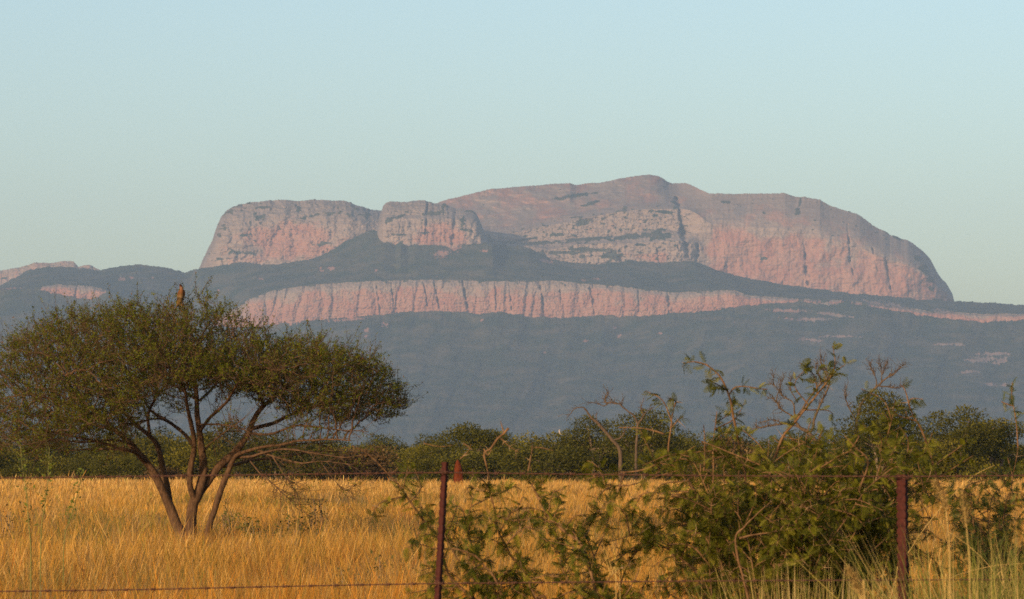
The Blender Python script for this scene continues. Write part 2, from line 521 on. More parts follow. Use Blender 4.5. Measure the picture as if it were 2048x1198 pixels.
canopy = np.where(veg > 0.5, 1, 0) * (2.5 + 6 * np.abs(perlin(PX / 2.3, PY / 1.6, 0.1)) * sstep(-0.5, 0.6, perlin(PX / 11, PY / 6, 8)))
canopy *= (SG < 3) * (0.3 + 0.7 * sstep(0, 40, 900 - PY))
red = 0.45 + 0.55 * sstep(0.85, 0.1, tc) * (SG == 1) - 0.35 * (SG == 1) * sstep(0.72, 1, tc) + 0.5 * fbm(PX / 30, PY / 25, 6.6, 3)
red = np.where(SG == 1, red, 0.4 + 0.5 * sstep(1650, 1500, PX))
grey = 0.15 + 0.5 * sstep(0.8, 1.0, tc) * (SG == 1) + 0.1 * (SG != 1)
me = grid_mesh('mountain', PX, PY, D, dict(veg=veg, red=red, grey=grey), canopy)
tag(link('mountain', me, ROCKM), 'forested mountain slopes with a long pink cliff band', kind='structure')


# ---- one rock massif rising behind the forest edge
def massif(name, x0, x1, lines, depths, rows, shape, label, step=1.0, back=300):
    xs = np.arange(x0, x1 + 0.01, step)[None, :]
    Y, Dp, T = [], [], []
    ls = [ln(xs) for ln in lines]
    rim = 1.1 * fbm(xs / 9, 0.4, x0, 4) + 0.7 * perlin(xs / 2.6, 1.4, x0)
    ds = [dp(xs) + 0 * xs for dp in depths]
    m = len(ls)
    for k in range(m - 1):
        t = np.linspace(0, 1, rows[k], endpoint=(k == m - 2))[:, None]
        Y.append(ls[k] + (ls[k + 1] - ls[k]) * t + (rim * t ** 12 if k == m - 2 else 0)); Dp.append(ds[k] + (ds[k + 1] - ds[k]) * t); T.append(np.broadcast_to(k + t, Y[-1].shape))
    t = np.linspace(0.1, 1, 6)[:, None]
    Y.append(ls[-1] + rim + 40 * t ** 1.6); Dp.append(ds[-1] + back * t); T.append(np.broadcast_to(m - 1 + 0 * t, Y[-1].shape))
    PY = np.concatenate(Y); D = np.concatenate(Dp); T = np.concatenate(T)
    PX = np.broadcast_to(xs, PY.shape)
    D, attrs, dz = shape(PX, PY, D, T, m - 1)
    return tag(link(name, grid_mesh(name, PX, PY, D, attrs, dz), ROCKM), label, kind='structure')


def canopy_of(PX, PY, veg):
    return (veg > 0.5) * (1.5 + 5 * np.abs(perlin(PX / 2.1, PY / 1.5, 0.4)))


def rough(PX, PY, s):
    """ledges and broken blocks"""
    lay = perlin(PX / 70 + s, PY / 5.5 + 0.6 * perlin(PX / 40, PY / 30, s), s) + 0.5 * perlin(PX / 30 + s, PY / 2.6, s + 3)
    blk = fbm(PX / 10, PY / 7, s + 1, 5, gain=0.62)
    flu = np.minimum(np.abs(perlin((PX + 4 * perlin(PX / 25, PY / 40, s)) / 13, s, PY / 120)) * 3, 1)
    return lay, blk, flu


def down(line, k):
    return lambda x: line(x) + k


def const(v): return lambda x: np.full_like(x, float(v))


lb_top = L((394, 546), (397, 540), (410, 510), (416, 497), (425, 480), (430, 462), (436, 448), (443, 432), (455, 420), (470, 412), (500, 405), (520, 403), (540, 401),
           (570, 399), (585, 401), (600, 402), (615, 400), (630, 399), (690, 402), (702, 406), (715, 411), (728, 414), (740, 419), (763, 421), (775, 430), (800, 452))
lb_bot = lambda x: np.maximum(edge(np.minimum(x, 747)) + 26, lb_top(x) + 0.6)


def lb_shape(PX, PY, D, T, m):
    tt = T / m
    side = np.clip((PX - 396) / 70, 0, 1)
    D = D + 160 * (1 - np.sqrt(np.clip(1 - (1 - side) ** 2, 0, 1))) + 60 * tt + 130 * tt ** 4
    D = D + 70 * sstep(690, 770, PX)
    lay, blk, flu = rough(PX, PY, 11.3)
    D = D - 26 * np.abs(perlin(PX / 42 + 0.3 * perlin(PX / 15, PY / 15, 4), PY / 60, 19.1))
    D = D - 5 * lay - 10 * blk - 3 * flu * (1 - tt * 0.5)
    D = D + 30 * np.clip(blob(PX, PY, 560, 480, 70, 45), 0, 1)
    nz = fbm(PX / 12, PY / 7, 21.0, 4)
    v = np.full(PX.shape, -9.0)
    for b in ((447, 518, 30, 4, -0.1), (475, 504, 28, 6, -0.15), (505, 507, 12, 5, 0), (640, 490, 28, 5, 0), (650, 488, 12, 6, 0), (620, 433, 30, 6, -0.4), (655, 428, 40, 5, 0), (700, 430, 14, 10, 0), (735, 432, 8, 14, 0),
              (520, 435, 16, 14, 0), (600, 420, 16, 8, 0.2), (460, 425, 14, 8, -0.5), (447, 453, 8, 6, 0), (440, 470, 7, 6, 0), (500, 447, 5, 6, 0), (490, 470, 26, 4, -0.2), (530, 415, 20, 4, 0), (480, 412, 26, 4, -0.3)):
        v = np.maximum(v, blob(PX, PY, *b))
    veg = sstep(-0.2, 0.5, v * 0.8 + 0.9 * nz - 0.25) * 0.9
    veg = np.maximum(veg, sstep(0.35, 0.6, nz + 0.25 * tt - 0.12) * 0.8)
    red = 0.25 + 0.6 * np.clip(blob(PX, PY, 575, 480, 120, 60) * 1.4, 0, 1) - 0.3 * sstep(0.5, 0.9, tt) + 0.35 * fbm(PX / 40, PY / 30, 5, 3)
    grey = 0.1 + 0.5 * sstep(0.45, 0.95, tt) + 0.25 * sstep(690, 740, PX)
    return D, dict(veg=veg, red=red, grey=grey), canopy_of(PX, PY, veg) * 0.6


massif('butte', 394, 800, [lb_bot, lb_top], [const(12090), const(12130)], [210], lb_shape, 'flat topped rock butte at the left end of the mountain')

cb_top = L((748, 530), (750, 500), (752, 470), (757, 440), (763, 424), (766, 412), (772, 405), (780, 403), (800, 404), (815, 404), (830, 401), (850, 400), (857, 404), (865, 406), (890, 408),
           (900, 412), (910, 417), (925, 418), (945, 423), (953, 428), (960, 442), (968, 462), (975, 478), (980, 492), (984, 520))
cb_bot = lambda x: np.maximum(L((748, 531), (984, 521))(x), cb_top(x) + 0.6)


def cb_shape(PX, PY, D, T, m):
    tt = T / m
    e = np.clip((PX - 749) / 26, 0, 1); e2 = np.clip((983 - PX) / 40, 0, 1)
    D = D + 110 * (1 - np.sqrt(np.clip(1 - (1 - e) ** 2, 0, 1))) + 130 * (1 - np.sqrt(np.clip(1 - (1 - e2) ** 2, 0, 1))) + 45 * tt + 90 * tt ** 5
    lay, blk, flu = rough(PX, PY, 4.3)
    D = D - 24 * np.abs(perlin(PX / 38 + 0.3 * perlin(PX / 15, PY / 15, 4), PY / 60, 29.1))
    D = D - 4.5 * lay - 8 * blk - 4 * flu
    D = D + 40 * crack(PX, PY, [(856, 400), (854, 430), (851, 470)], 2.0) + 36 * crack(PX, PY, [(912, 425), (907, 460), (905, 490)], 2.6)
    D = D + 30 * sstep(0, 1, np.clip((440 - PY) / 12, 0, 1)) - 20 * sstep(912, 918, PX) * 0
    D = D + 30 * crack(PX, PY, [(969, 440), (974, 460), (977, 480)], 1.5)
    nz = fbm(PX / 10, PY / 6, 31.0, 4)
    v = np.full(PX.shape, -9.0)
    for b in ((780, 440, 24, 7, -0.5), (800, 433, 20, 6, -0.5), (870, 427, 40, 6, -0.1), (888, 412, 9, 8, 0), (925, 445, 7, 22, 0), (935, 462, 12, 5, 0), (850, 467, 14, 6, 0), (800, 470, 36, 3, 0), (945, 424, 22, 4, 0.2), (803, 489, 5, 9, 0), (822, 490, 4, 8, 0)):
        v = np.maximum(v, blob(PX, PY, *b))
    veg = sstep(-0.2, 0.5, v * 0.9 + 0.8 * nz - 0.2) * 0.9
    veg = np.maximum(veg, sstep(0.4, 0.65, nz + 0.2 * tt - 0.1) * 0.8)
    red = 0.2 + 0.6 * np.clip(blob(PX, PY, 885, 475, 70, 40) * 1.6, 0, 1) - 0.2 * sstep(0.6, 0.9, tt) + 0.3 * fbm(PX / 30, PY / 25, 15, 3)
    grey = 0.05 + 0.6 * sstep(0.6, 0.95, tt)
    return D, dict(veg=veg, red=red, grey=grey), canopy_of(PX, PY, veg) * 0.6


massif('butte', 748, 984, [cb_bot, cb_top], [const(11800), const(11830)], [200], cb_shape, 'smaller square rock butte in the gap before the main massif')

mm_top = L((820, 440), (860, 412), (885, 402), (900, 398), (920, 393), (940, 388), (960, 383), (980, 378), (1010, 376), (1040, 373), (1070, 371), (1100, 368), (1125, 367), (1140, 366), (1152, 370), (1175, 366), (1200, 365), (1222, 361),
           (1240, 357), (1255, 355), (1270, 352), (1285, 350), (1300, 349), (1315, 352), (1328, 358), (1338, 365), (1345, 367), (1358, 367), (1370, 366), (1380, 369), (1390, 374), (1412, 384), (1420, 387), (1440, 387), (1470, 388), (1500, 387),
           (1540, 387), (1570, 386), (1582, 390), (1590, 393), (1610, 394), (1640, 399), (1648, 405), (1660, 411), (1680, 418), (1700, 424), (1712, 427), (1720, 431), (1732, 440), (1745, 450), (1758, 458), (1770, 463), (1780, 470), (1792, 473), (1803, 478), (1815, 480), (1825, 486),
           (1832, 492), (1840, 497), (1852, 508), (1862, 520), (1870, 536), (1876, 548), (1884, 558), (1892, 566), (1898, 576), (1904, 586), (1909, 604), (1911, 616))
mm_bot = lambda x: np.maximum(edge(np.maximum(x, 752)) + 22, mm_top(x) + 3)
_m1 = L((820, 500), (980, 494), (1060, 492), (1100, 500), (1150, 490), (1200, 487), (1260, 487), (1320, 485), (1360, 482), (1395, 480))
_m2 = L((820, 490), (980, 487), (1060, 485), (1130, 479), (1180, 476), (1230, 471), (1280, 464), (1320, 457), (1350, 461), (1395, 462))
_m3 = L((820, 470), (980, 477), (1020, 469), (1060, 459), (1120, 447), (1180, 434), (1240, 424), (1300, 418), (1350, 418), (1395, 414))
_rt = lambda x: sstep(1350, 1425, x)


def mmline(ml, f):
    return lambda x: np.clip(ml(x) * (1 - _rt(x)) + (mm_bot(x) + (mm_top(x) - mm_bot(x)) * f) * _rt(x), mm_top(x) + 2 * (1 - f), mm_bot(x) - 2 * f)


def mmd(a, b): return lambda x: a * (1 - _rt(x)) + b * _rt(x)


def mm_shape(PX, PY, D, T, m):
    rt = sstep(1350, 1425, PX)
    tt = T / m
    e2 = np.clip((1912 - PX) / 150, 0, 1)
    D = D + 260 * (1 - np.sqrt(np.clip(1 - (1 - e2) ** 2, 0, 1))) + rt * 120 * sstep(0.78, 1.05, tt) * tt
    D = D + 0.1 * (PX - 1400) * rt
    lay, blk, flu = rough(PX, PY, 8.8)
    slope = (1 - rt) * sstep(3.0, 3.2, T)
    amp = 1 - 0.72 * slope
    D = D - amp * ((6 - 4 * rt) * lay + (11 - 7 * rt) * blk + 3 * flu * (1 - 0.5 * rt))
    D = D + slope * 50 * fbm(PX / 50, PY / 22, 3.3, 4)
    # big wall: long smooth flutes, few joints
    wl = rt * sstep(0.9, 0.7, tt)
    D = D - wl * (3 * np.minimum(np.abs(perlin((PX + 5 * perlin(PX / 30, PY / 50, 2)) / 26, 2.2, PY / 260)) * 3, 1) - 12 * perlin(PX / 60, PY / 45, 7.7) - 20 * np.abs(perlin(PX / 55 + 0.3 * perlin(PX / 20, PY / 20, 4), PY / 95, 9.1)) + 7 * np.abs(fbm(PX / 24, PY / 30, 5.5, 3)))
    for pts, wd, dep in (([(1352, 393, 4), (1356, 405, 5), (1358, 416, 4)], 3, 110), ([(1358, 416), (1363, 450)], 2.6, 70), ([(1363, 450, 4.5), (1367, 470, 6), (1372, 492, 4), (1377, 514, 5)], 3, 130),
                         ([(1394, 488), (1396, 505), (1393, 524)], 3, 70), ([(1606, 480, 1.2), (1610, 500, 2), (1612, 540, 3), (1616, 570, 3)], 2, 34), ([(1695, 448), (1698, 480), (1700, 525)], 1.8, 40), ([(1702, 525), (1707, 550)], 1.3, 24), ([(1771, 515), (1776, 545), (1782, 580)], 1.8, 30),
                         ([(1745, 495), (1747, 508)], 1.4, 24), ([(1504, 560), (1505, 590)], 1.5, 14), ([(1565, 560), (1566, 575)], 1.4, 14), ([(1313, 490), (1315, 505), (1318, 525)], 2, 24), ([(1355, 490), (1360, 510)], 1.4, 20), ([(1333, 366), (1337, 374)], 3, 30), ([(1240, 500), (1242, 526)], 3, 26)):
        D = D + dep * crack(PX, PY, pts, wd)
    nz = fbm(PX / 12, PY / 6, 41.0, 4)
    v = np.full(PX.shape, -9.0)
    for b in ((1315, 470, 40, 14, 0), (1260, 474, 70, 8, -0.1), (1170, 480, 80, 6, -0.08), (1080, 487, 60, 5, -0.05), (1180, 500, 70, 6, 0.02), (1125, 506, 80, 5, 0), (1225, 512, 30, 14, 0), (1165, 515, 10, 8, 0), (1050, 480, 40, 3, -0.2),
              (1150, 392, 50, 5, -0.15), (1180, 408, 26, 5, -0.3), (1120, 398, 20, 5, 0), (1330, 425, 26, 5, 0.1), (1310, 432, 10, 5, 0), (1250, 420, 8, 10, 0), (1165, 445, 26, 9, -0.2), (1110, 470, 30, 5, 0), (1345, 405, 10, 3, 0.2),
              (1595, 422, 7, 10, 0.4), (1528, 427, 6, 4, 0), (1452, 405, 12, 4, 0), (1600, 405, 4, 12, 0.2), (1528, 518, 14, 4, 0), (1835, 518, 9, 8, 0.6), (1848, 540, 16, 9, 0.7), (1862, 560, 12, 9, 0.8), (1862, 578, 8, 6, 0), (1875, 600, 12, 4, 0.2), (1822, 600, 10, 5, 0.3), (1790, 475, 30, 3, 0.5),
              (1010, 485, 40, 4, 0), (985, 481, 11, 6, 0.3), (1280, 490, 12, 4, 0)):
        v = np.maximum(v, blob(PX, PY, *b))
    veg = sstep(-0.15, 0.45, v + 0.75 * nz - 0.15) * 0.95
    veg = np.maximum(veg, sstep(0.36, 0.66, nz + 0.3 * (1 - rt) * (T < 3.1) - 0.08 + 0.1 * rt * sstep(0.7, 0.95, tt)) * 0.8)
    red = 0.15 + rt * 0.6 * sstep(1.0, 0.45, tt) * sstep(1395, 1425, PX) + 0.4 * slope * 0.7 + 0.55 * fbm(PX / 50, PY / 45, 25, 4)
    red = red + 0.4 * np.clip(blob(PX, PY, 1300, 515, 50, 16) * 1.4, 0, 1)
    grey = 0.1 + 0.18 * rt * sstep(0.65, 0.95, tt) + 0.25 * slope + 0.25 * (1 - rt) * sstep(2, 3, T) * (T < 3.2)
    grey = grey + 0.35 * np.clip(blob(PX, PY, 1480, 425, 16, 24) * 2, 0, 1)
    return D, dict(veg=veg, red=red, grey=grey), canopy_of(PX, PY, veg) * 0.6


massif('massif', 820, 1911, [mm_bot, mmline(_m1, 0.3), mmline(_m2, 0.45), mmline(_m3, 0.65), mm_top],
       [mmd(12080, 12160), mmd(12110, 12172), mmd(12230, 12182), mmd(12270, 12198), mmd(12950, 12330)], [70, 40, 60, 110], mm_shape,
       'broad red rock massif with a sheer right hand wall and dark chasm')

fr_top = L((-260, 600), (-80, 560), (0, 541), (25, 537), (45, 533), (58, 529), (68, 525), (100, 526), (115, 524), (130, 522), (147, 523), (153, 528), (157, 534), (165, 531), (178, 529), (190, 535), (205, 543), (260, 565))


def fr_shape(PX, PY, D, T, m):
    lay, blk, flu = rough(PX, PY, 14.4)
    D = D - 5 * lay - 9 * blk - 4 * flu
    nz = fbm(PX / 10, PY / 5, 61.0, 4)
    veg = sstep(0.25, 0.6, nz + 0.8 * np.clip(blob(PX, PY, 12, 555, 14, 4, -0.4), 0, 1)) * 0.8
    return D, dict(veg=veg, red=0.35 + 0.3 * fbm(PX / 20, PY / 20, 2, 2), grey=0.15 + 0.3 * sstep(0.7, 1, T / m)), 0 * D


massif('ridge', -260, 260, [down(fr_top, 60), fr_top], [const(13300), const(13420)], [100], fr_shape, 'pale pink rocky ridge far beyond the left hand hill')
# ================================================================== grass
def blades(base, h, width, lean, yaw, cols, seed_frac=0.0, rng=RNG, tipcol=None, curve=1.0):
    """curved ribbons: base (N,3), h heights, width, lean (N,2) horizontal tip offset"""
    n = len(base)
    side = np.stack([np.cos(yaw), np.sin(yaw), np.zeros(n)], 1) * (width / 2)[:, None]
    mid = base + np.stack([lean[:, 0] * 0.32 * curve, lean[:, 1] * 0.32 * curve, h * 0.56], 1)
    tip = base + np.stack([lean[:, 0], lean[:, 1], h], 1)
    up = mid * 0.42 + tip * 0.58
    wu = np.where(rng.random(n) < seed_frac, 1.5, 0.62)[:, None]
    V = np.stack([base - side, base + side, mid - side * 0.85, mid + side * 0.85, up - side * wu, up + side * wu, tip], 1)
    o = np.arange(n)[:, None] * 7
    Q = np.concatenate([o + [0, 1, 3, 2], o + [2, 3, 5, 4]], 0)
    T = o + [4, 5, 6]
    C = np.repeat(cols[:, None, :], 7, 1)
    if tipcol is not None:
        C[:, 4:, :] = tipcol[:, None, :]
    return V.reshape(-1, 3), Q, T, C.reshape(-1, 3)


PAL = dict(gold=(0.57, 0.32, 0.10), orange=(0.60, 0.265, 0.055), straw=(0.70, 0.45, 0.24), purple=(0.35, 0.22, 0.15), green=(0.24, 0.225, 0.05), rust=(0.50, 0.18, 0.05), dark=(0.26, 0.16, 0.06))
PAL = {k: np.array(v) * np.array((0.86, 0.78, 0.43)) for k, v in PAL.items()}


def grass_field(ntuft, per, d0, d1, power, half):
    rng = RNG
    u = rng.random(ntuft)
    e = 2 - power
    d = (d0 ** e + u * (d1 ** e - d0 ** e)) ** (1 / e)
    x = (rng.random(ntuft) * 2 - 1) * (d * half + 1.5)
    gap = fbm(x / (0.9 + d / 90), d / (2.2 + d / 30), 14.5, 3)
    kp = rng.random(ntuft) < np.clip(0.8 + 1.5 * gap, 0.15, 1)
    d, x = d[kp], x[kp]
    k = max(1, per)
    d = np.repeat(d, k); x = np.repeat(x, k); n = len(d)
    px_m = d / (FPX / 2)
    r = 0.06 + 0.4 * px_m
    a = rng.random(n) * 6.283; rr = r * np.sqrt(rng.random(n))
    bx = x + rr * np.cos(a); by = d + rr * np.sin(a)
    p1 = fbm(bx / 7, by / 22, 0.5, 3); p2 = fbm(bx / 2.2, by / 7, 4.5, 3); p3 = fbm(bx / 16, by / 60, 9.5, 2)
    h = (0.40 + 0.30 * rng.random(n)) * (1 + 0.28 * p1 + 0.22 * p2)
    h *= np.where(rng.random(n) < 0.06, 1.35, 1) * (1 + 0.25 * p3)
    tx, ty = PP(385, 930, 65.0)[0], 63.5
    h *= 1 - 0.55 * np.exp(-((bx - tx) / 1.6) ** 2 - ((by - ty) / 4.5) ** 2)
    wdt = np.maximum(0.0035 * (0.6 + 0.8 * rng.random(n)), 0.36 * px_m * (0.5 + rng.random(n)))
    lw = h * (0.12 + 0.33 * rng.random(n)); la = rng.random(n) * 6.283
    lean = np.stack([lw * np.cos(la) + 0.05 * h, lw * np.sin(la)], 1)
    # colour: gold in general, orange close by, pale further out, mauve seed heads and green in patches
    near = sstep(40, 27, d)
    wts = {'gold': 1.0 + 0 * d, 'orange': 0.12 + 1.5 * near * (1 + p2), 'straw': 0.30 + 1.6 * sstep(90, 220, d) + 0.4 * p1,
           'purple': 0.5 * sstep(-0.1, 0.5, p2) + 0.9 * sstep(-0.1, 0.45, p3) * (1 - near), 'green': 0.12 + 1.3 * sstep(0.12, 0.55, -p1) * (1 - sstep(120, 200, d)),
           'rust': 0.04 + 0.7 * near * sstep(0, 0.5, p2), 'dark': 0.22 + 0 * d}
    W = np.clip(np.stack(list(wts.values()), 1), 0, None); W /= W.sum(1, keepdims=True)
    pick = (W.cumsum(1) < rng.random(n)[:, None]).sum(1)
    cols = np.stack(list(PAL.values()))[[list(PAL).index(k2) for k2 in wts]][np.minimum(pick, len(wts) - 1)]
    cols = cols * (0.62 + 0.62 * rng.random((n, 1)) ** 1.2) * (1 + 0.30 * p3 + 0.14 * p2)[:, None]
    base = np.stack([bx, by, np.full(n, -0.03)], 1)
    tipc = cols * np.where(rng.random((n, 1)) < 0.4, 1.18, 1.0)
    return blades(base, h, wdt, lean, rng.random(n) * 6.283, cols, 0.25, tipcol=np.minimum(tipc, 0.8))


GM = mat_tint('dry_grass', 0.35, spec=0.1)
V, Q, T, C = [], [], [], []
off = 0
for args in ((40000, 9, 17, 60, 0.9, 0.16), (48000, 8, 50, 150, 1.0, 0.155), (32000, 7, 130, 285, 0.9, 0.15)):
    v, q, t, c = grass_field(*args)
    V.append(v); Q.append(q + off); T.append(t + off); C.append(c); off += len(v)
# tussocks: denser clumps of grey green, brown and mauve grass
rT = np.random.default_rng(64)
nc_ = 330
cd_ = 26 * (150 / 26) ** rT.random(nc_); cx_ = (rT.random(nc_) * 2 - 1) * (cd_ * 0.15 + 1)
kind_ = rT.integers(0, 4, nc_); cr_ = 0.18 + 0.55 * rT.random(nc_) * (0.6 + cd_ / 90)
nb_ = 150
ri = np.repeat(np.arange(nc_), nb_); m_ = len(ri)
aa = rT.random(m_) * 6.283; rr_ = cr_[ri] * np.sqrt(rT.random(m_))
bb = np.stack([cx_[ri] + rr_ * np.cos(aa), cd_[ri] + rr_ * np.sin(aa), np.full(m_, -.03)], 1)
hh = (0.34 + 0.34 * rT.random(m_)) * (0.8 + 0.5 * rT.random(nc_)[ri])
tc_ = np.array([(0.15, 0.135, 0.035), (0.20, 0.15, 0.07), (0.26, 0.10, 0.025), (0.17, 0.115, 0.06)])[kind_[ri]] * (0.65 + 0.6 * rT.random((m_, 1)))
ll = np.stack([np.cos(aa), np.sin(aa)], 1) * (hh * (0.1 + 0.4 * rT.random(m_)))[:, None]
v, q, t, c = blades(bb, hh, np.maximum(0.0035, 0.36 * bb[:, 1] / (FPX / 2)) * (0.6 + 0.7 * rT.random(m_)), ll, rT.random(m_) * 6.283, tc_, 0.2, rT)
V.append(v); Q.append(q + off); T.append(t + off); C.append(c); off += len(v)
me = mk_mesh('dry_grass', np.concatenate(V), np.concatenate(Q), np.concatenate(T), cols=np.concatenate(C))
tag(link('dry_grass', me, GM), 'tall dry golden grass covering the plain', 'grass', kind='stuff')
# ================================================================== bush belt
def leaf_quads(P, size, rng, up=0.35, aspect=0.5, normal=None):
    """N small leaf faces (two triangles folded a little) at points P"""
    n = len(P)
    d = rng.normal(size=(n, 3)); d[:, 2] = d[:, 2] * 0.6 + up
    if normal is not None: d += normal * 0.8
    d /= np.linalg.norm(d, axis=1, keepdims=True)
    r = rng.normal(size=(n, 3)); s = np.cross(d, r); s /= np.linalg.norm(s, axis=1, keepdims=True)
    nn = np.cross(d, s)
    L_ = size[:, None]; Wd = (size * aspect)[:, None]
    V = np.stack([P, P + d * L_ * 0.5 + s * Wd * 0.5 + nn * L_ * 0.05, P + d * L_, P + d * L_ * 0.5 - s * Wd * 0.5 + nn * L_ * 0.05], 1)
    return V.reshape(-1, 3), np.arange(n)[:, None] * 4 + [0, 1, 2, 3]


def bush_meshes(name, wd, ht, seed, nleaf, cols, nclump=34, trunk=0.0, flat=0.0, lsize=(0.10, 0.24)):
    """a crown of many leaf clumps over several thin stems; z=0 is the ground"""
    rng = np.random.default_rng(seed)
    g = Geo()
    cl = []
    for k in range(nclump):
        a = rng.random() * 6.283; r = math.sqrt(rng.random())
        top = ht * (1 - (0.42 - 0.25 * flat) * r ** 2.2) * (0.86 + 0.2 * rng.random())
        lo = trunk * ht + (0.03 * ht if trunk == 0 else 0.12 * ht * rng.random())
        z = lo + (top - lo) * (rng.random() ** (0.55 if trunk == 0 else 0.7))
        rad = (0.13 + 0.12 * rng.random()) * min(wd, ht * 1.6)
        z = min(z, top - rad * 0.55)
        cl.append((r * wd * 0.46 * math.cos(a), r * wd * 0.46 * math.sin(a), max(z, rad * 0.5), rad, rng.random()))
    P, C, NR_ = [], [], []
    per = nleaf // nclump
    for (x, y, z, rad, q) in cl:
        d = rng.normal(size=(per, 3)); d /= np.linalg.norm(d, axis=1, keepdims=True)
        rr = rad * (0.35 + 0.75 * rng.random(per) ** 0.6)
        p = np.stack([x + d[:, 0] * rr, y + d[:, 1] * rr, z + d[:, 2] * rr * (0.75 - 0.3 * flat)], 1)
        P.append(p); NR_.append(d)
        c = np.array(cols[0]) * (1 - q) + np.array(cols[1]) * q
        C.append(np.repeat((c * (0.7 + 0.6 * rng.random((per, 1)))), 4, 0))
    P = np.concatenate(P); NR_ = np.concatenate(NR_); C = np.concatenate(C)
    keep = P[:, 2] > 0.05
    V, Q = leaf_quads(P, rng.uniform(*lsize, len(P)), rng, 0.25, 0.55, NR_)
    fol = mk_mesh(name + '_crown', V, Q, cols=C)
    ns = 5 if trunk == 0 else 3
    for k in range(ns):
        a = rng.random() * 6.283; r0 = 0.06 * wd * rng.random()
        b = np.array([r0 * math.cos(a), r0 * math.sin(a), -0.1])
        tgt = cl[int(rng.integers(nclump))]
        e = np.array([tgt[0] * 0.8, tgt[1] * 0.8, tgt[2]])
        m = b * 0.5 + e * 0.5 + np.array([0, 0, 0.12 * ht])
        rad0 = 0.028 * ht if trunk else 0.016 * ht
        g.tube(catmull([b, m, e], 8), np.linspace(rad0, rad0 * 0.3, 8), 5)
        for j in range(4):
            t2 = cl[int(rng.integers(nclump))]
            g.tube(catmull([m + rng.normal(size=3) * 0.03, (m + np.array(t2[:3])) / 2 + rng.normal(size=3) * 0.1 * wd * 0.3, np.array(t2[:3])], 6), np.linspace(rad0 * 0.45, 0.008, 6), 4)
    return fol, g.mesh(name + '_trunk', True)


LEAF_FAR = mat_tint('bush_leaves', 0.25, hue=0.22, spec=0.12)
BARK = mat_bark('grey_brown_bark', (0.11, 0.075, 0.05), (0.24, 0.17, 0.11))
DKG = ((0.036, 0.035, 0.003), (0.082, 0.073, 0.006)); OLV = ((0.072, 0.064, 0.005), (0.142, 0.116, 0.009))
YEL = ((0.13, 0.12, 0.008), (0.20, 0.17, 0.015)); BRN = ((0.065, 0.038, 0.012), (0.115, 0.068, 0.022)); GRY = ((0.09, 0.08, 0.03), (0.15, 0.125, 0.05))
VAR = {}
for key, wd, ht, cols, nl, kw in (('dark', 5.2, 3.4, DKG, 7000, {}), ('olive', 4.6, 3.0, OLV, 6500, {}), ('darktall', 5.0, 4.3, DKG, 7500, {}), ('olivetall', 5.6, 4.2, OLV, 7500, {}),
                                  ('yellow', 3.6, 2.6, YEL, 4500, {}), ('brown', 3.8, 2.5, BRN, 4500, {}), ('grey', 3.0, 1.9, GRY, 3500, {}), ('low', 3.4, 1.5, OLV, 3500, {}),
                                  ('umbrella', 5.4, 4.8, DKG, 5500, dict(trunk=0.5, flat=0.9, nclump=26)), ('tree', 6.0, 6.4, DKG, 9000, dict(trunk=0.28, flat=0.4, nclump=40)), ('treeolive', 5.0, 5.4, OLV, 7000, dict(trunk=0.3, flat=0.5, nclump=30))):
    VAR[key] = bush_meshes(key + '_bush', wd, ht, abs(hash(key)) % 1 + sum(map(ord, key)), nl, cols, **kw)
for f_, t_ in VAR.values():
    f_.materials.append(LEAF_FAR); t_.materials.append(BARK)

BELT = 'bushes of the belt behind the grass'
KINDTXT = {'dark': ('bush', 'dark green rounded bush in the belt behind the golden grass'),
           'olive': ('bush', 'olive green rounded bush in the belt behind the golden grass'),
           'darktall': ('bush', 'tall dark green bush at the back of the belt'),
           'olivetall': ('bush', 'tall olive green bush at the back of the belt'),
           'yellow': ('bush', 'yellow green leafy bush standing out in the belt'),
           'brown': ('bush', 'brown half dry bush at the edge of the golden grass'),
           'grey': ('bush', 'pale greyish bush at the foot of the belt'),
           'low': ('bush', 'low spreading green bush at the foot of the belt')}


def put_bush(key, px, d, sc=1.0, name=None, label=None, cat=None, group=BELT, squash=1.0, rz=None):
    p = PP(px, 930, d)
    o = empty(name or 'bush', (p[0], p[1], 0))
    s = sc * (1.12 if group == BELT else 1.05)
    o.scale = (s, s, s * squash); o.rotation_euler = (0, 0, random.random() * 6.283 if rz is None else rz)
    f_, t_ = VAR[key]
    link('crown', f_, None, o); link('trunk', t_, None, o)
    c, l = KINDTXT.get(key, ('tree', None))
    return tag(o, label or l, cat or c, (group + ' ' + key if group == BELT else group))


rb = random.Random(5)
# front row: at the edge of the grass
x = -330
while x < 2380:
    key = rb.choice(['dark', 'olive', 'dark', 'dark', 'olive', 'low', 'brown', 'yellow', 'grey', 'low'])
    if 560 < x < 760: key = rb.choice(['brown', 'brown', 'olive'])
    if -50 < x < 120: key = 'dark'
    d = rb.uniform(268, 286)
    put_bush(key, x + rb.uniform(-20, 20), d, rb.uniform(0.55, 1.18), squash=rb.uniform(0.8, 1.15))
    x += rb.uniform(50, 120)
x = -330
while x < 2380:
    key = rb.choice(['dark', 'olive', 'darktall', 'olive', 'olivetall', 'dark', 'yellow'])
    put_bush(key, x, rb.uniform(292, 325), rb.uniform(0.7, 1.12), squash=rb.uniform(0.85, 1.15))
    x += rb.uniform(75, 105)
x = -330
while x < 2380:
    key = rb.choice(['darktall', 'olivetall', 'darktall', 'dark'])
    put_bush(key, x, rb.uniform(335, 400), rb.uniform(0.8, 1.2), squash=rb.uniform(0.85, 1.1))
    x += rb.uniform(85, 125)
x = -330
while x < 2380:
    key = rb.choice(['darktall', 'olivetall'])
    put_bush(key, x, rb.uniform(420, 560), rb.uniform(1.0, 1.3))
    x += rb.uniform(90, 140)
